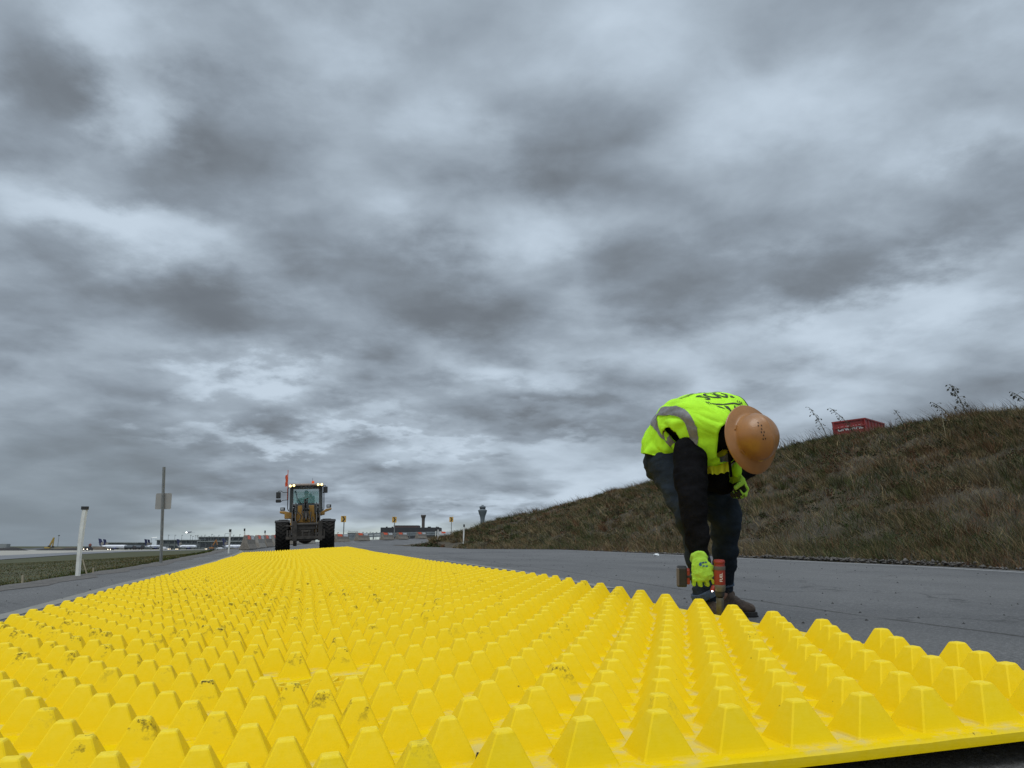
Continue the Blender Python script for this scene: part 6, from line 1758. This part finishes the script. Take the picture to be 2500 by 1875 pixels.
# spoil heaps and the dark strip of distant ground
def mound(px0, px1, py_top, d, mat, label, seed, depth=18):
    b = far_base((px0 + px1) / 2, d); w = (px1 - px0) * mpp(d); h = zt(py_top, d, b); n = 60; k = 9
    G = np.zeros((n, k, 3))
    for i in range(n):
        t = i / (n - 1); e = min(1, min(t, 1 - t) * 7) ** .7
        hh = h * e * (.70 + .55 * mnoise.noise((t * w * .06 + seed, seed, 0)) + .10 * mnoise.noise((t * w * .3, seed, 4)))
        for j in range(k): a = j / (k - 1); G[i, j] = ((t - .5) * w, (a - .5) * depth, hh * math.sin(a * math.pi) ** .8)
    o = grid_mesh("earth_mound", G, mat); o.location = b; tag(o, label, "earth mound", "spoil heaps on the airfield")
MAT_SOILD = material("dark_soil", (.020, .019, .018), .95, var=.4, vscale=.2); MAT_SOILB = material("brown_soil", (.075, .058, .040), .95, var=.4, vscale=.2); MAT_SOILT = material("tan_soil", (.11, .088, .055), .95, var=.4, vscale=.2); MAT_SOILG = material("grey_soil", (.060, .064, .068), .95, var=.3, vscale=.1)
mound(-60, 57, 1335.5, 560, MAT_SOILD, "black earth mound in front of the grey box trailer", 1.0)
mound(50, 135, 1335, 760, MAT_SOILG, "grey-brown low ridge between the trailer and the yellow excavator", 2.0)
mound(100, 190, 1337.5, 600, MAT_SOILD, "long dark earth mound at the foot of the yellow excavator", 3.3)
mound(138, 170, 1333, 700, MAT_SOILT, "tan earth heap just beyond the lone lamp post", 4.0)
mound(162, 192, 1332.5, 690, MAT_SOILB, "olive-brown earth heap behind the bent white post", 5.0)
mound(176, 200, 1334.5, 620, MAT_SOILD, "small dark heap between the white car and the bent white post", 5.5)
mound(216, 262, 1331.5, 760, MAT_SOILB, "brown earth mound between the service truck and the first airliner", 6.0)

# aircraft on approach
b = P(457, 1300, 900); ap = thing("approaching_airplane", "tiny airplane in the sky over the terminal with its landing light on", "airplane", b)
m = MB(); m.lathe([(0, -2), (1.0, -1.6), (1.2, 6), (.5, 12), (0, 14)], (0, 0, 0), (0, 1, .08), 12); m.build("fuselage", MAT_WING, ap, True)
m = MB(); m.prism([(-7, 3.5), (0, 1.5), (7, 3.5), (7, 4.5), (0, 4.5), (-7, 4.5)], (0, 0, -.3), (1, 0, 0), (0, 1, 0), .3); m.build("wing", MAT_WING, ap)
m = MB(); ellipsoid(m, (0, -2.2, 0), .9, .5, .6); m.build("landing_light", material("landing_lamp", (1, 1, 1), .3, emit=(1, 1, .95), estr=4), ap, True)

# ------------------------------------------------------------------ towers and the dark building beyond the bend
MAT_TWR = material("tower_grey", (.115, .135, .15), .7, var=.1, vscale=.03)
MAT_TWRD = material("tower_glass", (.035, .042, .05), .3)
MAT_TWRB = material("tower_brown", (.085, .072, .065), .8, var=.1, vscale=.03)
def tower(px, d, prof, glass, label, mat, mast=None, py_base=1336):
    """prof: (half width in px, pixel row)"""
    b = far_base(px, d); k = mpp(d); root = thing("control_tower", label, "control tower", b)
    pr = [(w * k, max(0, zt(py, d, b))) for w, py in prof]
    m = MB(); m.lathe(pr, (0, 0, 0), (0, 0, 1), 28); m.build("shaft", mat, root, True)
    for (w0, y0, w1, y1) in glass: m = MB(); m.lathe([(w0 * k, zt(y0, d, b)), (w1 * k, zt(y1, d, b))], (0, 0, 0), (0, 0, 1), 28); m.build("window_band", MAT_TWRD, root)
    if mast:
        m = MB()
        for (dx, y0, y1, w) in mast: m.cyl((dx * k, 0, zt(y0, d, b)), (dx * k, 0, zt(y1, d, b)), w * k, n=8)
        m.build("roof_antennas", mat, root)
    return root
tower(1177.5, 1450, [(5.4, 1345), (5.2, 1300), (5.2, 1270), (5.8, 1263.5), (7.4, 1258), (9.6, 1252.6), (10.4, 1249), (11.2, 1247), (11.0, 1245.6), (8.2, 1244.2), (6.8, 1243.4), (7.2, 1240.2), (8.0, 1237.8), (7.8, 1236.6), (5.2, 1236.2), (4.2, 1235.2), (3.2, 1234.2)],
      [(6.95, 1243.0, 7.4, 1240.0)], "tall grey control tower with flaring head and glass cab, over the hill's lower end", MAT_TWR, [(-1.5, 1234.6, 1232.5, .5), (.5, 1234.3, 1232.8, .9), (2, 1234.6, 1233.2, .5)])
tower(1032, 1300, [(4.1, 1345), (3.9, 1300), (3.8, 1272), (4.1, 1266), (5.2, 1263), (6.1, 1260.5), (6.3, 1258.5), (6.1, 1257.4), (0.5, 1257.2)], [(5.0, 1263.2, 6.15, 1260.4)], "shorter brown round tower with a dark cap standing against the dark building", MAT_TWRB, [(-4, 1257.6, 1256, .5), (4, 1257.6, 1256.2, .5)])
MAT_DKB = material("dark_cladding", (.030, .032, .036), .6, var=.15, vscale=.05); MAT_DKR = material("red_brown_trim", (.085, .055, .05), .7)
def dark_building():
    d = 1200.0; b = far_base(1004, d); k = mpp(d); root = thing("dark_building", "long dark flat-roofed building with a raised middle block, behind the brown tower", "building", b)
    h = zt(1288.5, d, b); h2 = zt(1284, d, b)
    m = MB(); m.box(((933 + 1075) / 2 * k - 1004 * k, 0, h / 2), (142 * k, 40, h)); m.build("wall", MAT_DKB, root)
    m = MB(); m.box(((963 + 1022) / 2 * k - 1004 * k, 2, (h + h2) / 2), (59 * k, 30, h2 - h)); m.build("upper_block", MAT_DKR, root)
    m = MB(); m.box(((963 + 1022) / 2 * k - 1004 * k, 2, h2 + .35), (60 * k, 31, .7)); m.build("roof", MAT_TERMR, root)
    for j, (a, c) in enumerate(((936, 962), (966, 1020), (1040, 1074))):
        for q in (.45, .72):
            m = MB(); m.box(((a + c) / 2 * k - 1004 * k, -20.2, h * q), ((c - a) * k * .94, .5, h * .10)); m.build("window_band", MAT_TWRD, root)
    m = MB()
    for x in (944, 958, 990, 1046, 1050, 1066): m.box((x * k - 1004 * k, -5, h + .8), (2.2, 3, 1.6))
    m.build("roof_units", MAT_DKB, root)
dark_building()
b_, w_ = far_base(862, 900), 24 * mpp(900)
rt = thing("airfield_shed", "low pale shed with clutter on its roof beyond the first chevron sign", "building", b_)
hh = zt(1302, 900, b_)
m = MB(); m.box((0, 0, hh / 2), (w_, 12, hh)); m.build("wall", MAT_TERM, rt); m = MB(); m.box((0, -6.1, hh * .86), (w_ * .9, .3, hh * .10)); m.build("window_band", MAT_TERMD, rt)
m = MB(); m.box((0, 0, hh + .3), (w_ + 1.4, 13, .6)); m.build("roof", MAT_TERMR, rt)
m = MB()
for x in np.linspace(-.45, .45, 9): m.box((x * w_, -3, hh + .9 + random.random()), (.35, .35, 1.2 + 2 * random.random()))
m.build("roof_clutter", MAT_VDK, rt)
for i, (px, py) in enumerate(((884, 1299), (893, 1300), (902, 1298.5), (908, 1300), (917, 1299), (926, 1300), (1090, 1298), (1118, 1296), (823, 1300))):
    b = far_base(px, 1000); r_ = dup(mast0, b, None, "thin grey lamp mast on the skyline beyond the barriers"); h = zt(py, 1000, b); r_.scale = (h * .85, h * .85, h); r_['group'] = "lamp masts on the skyline beyond the bend"
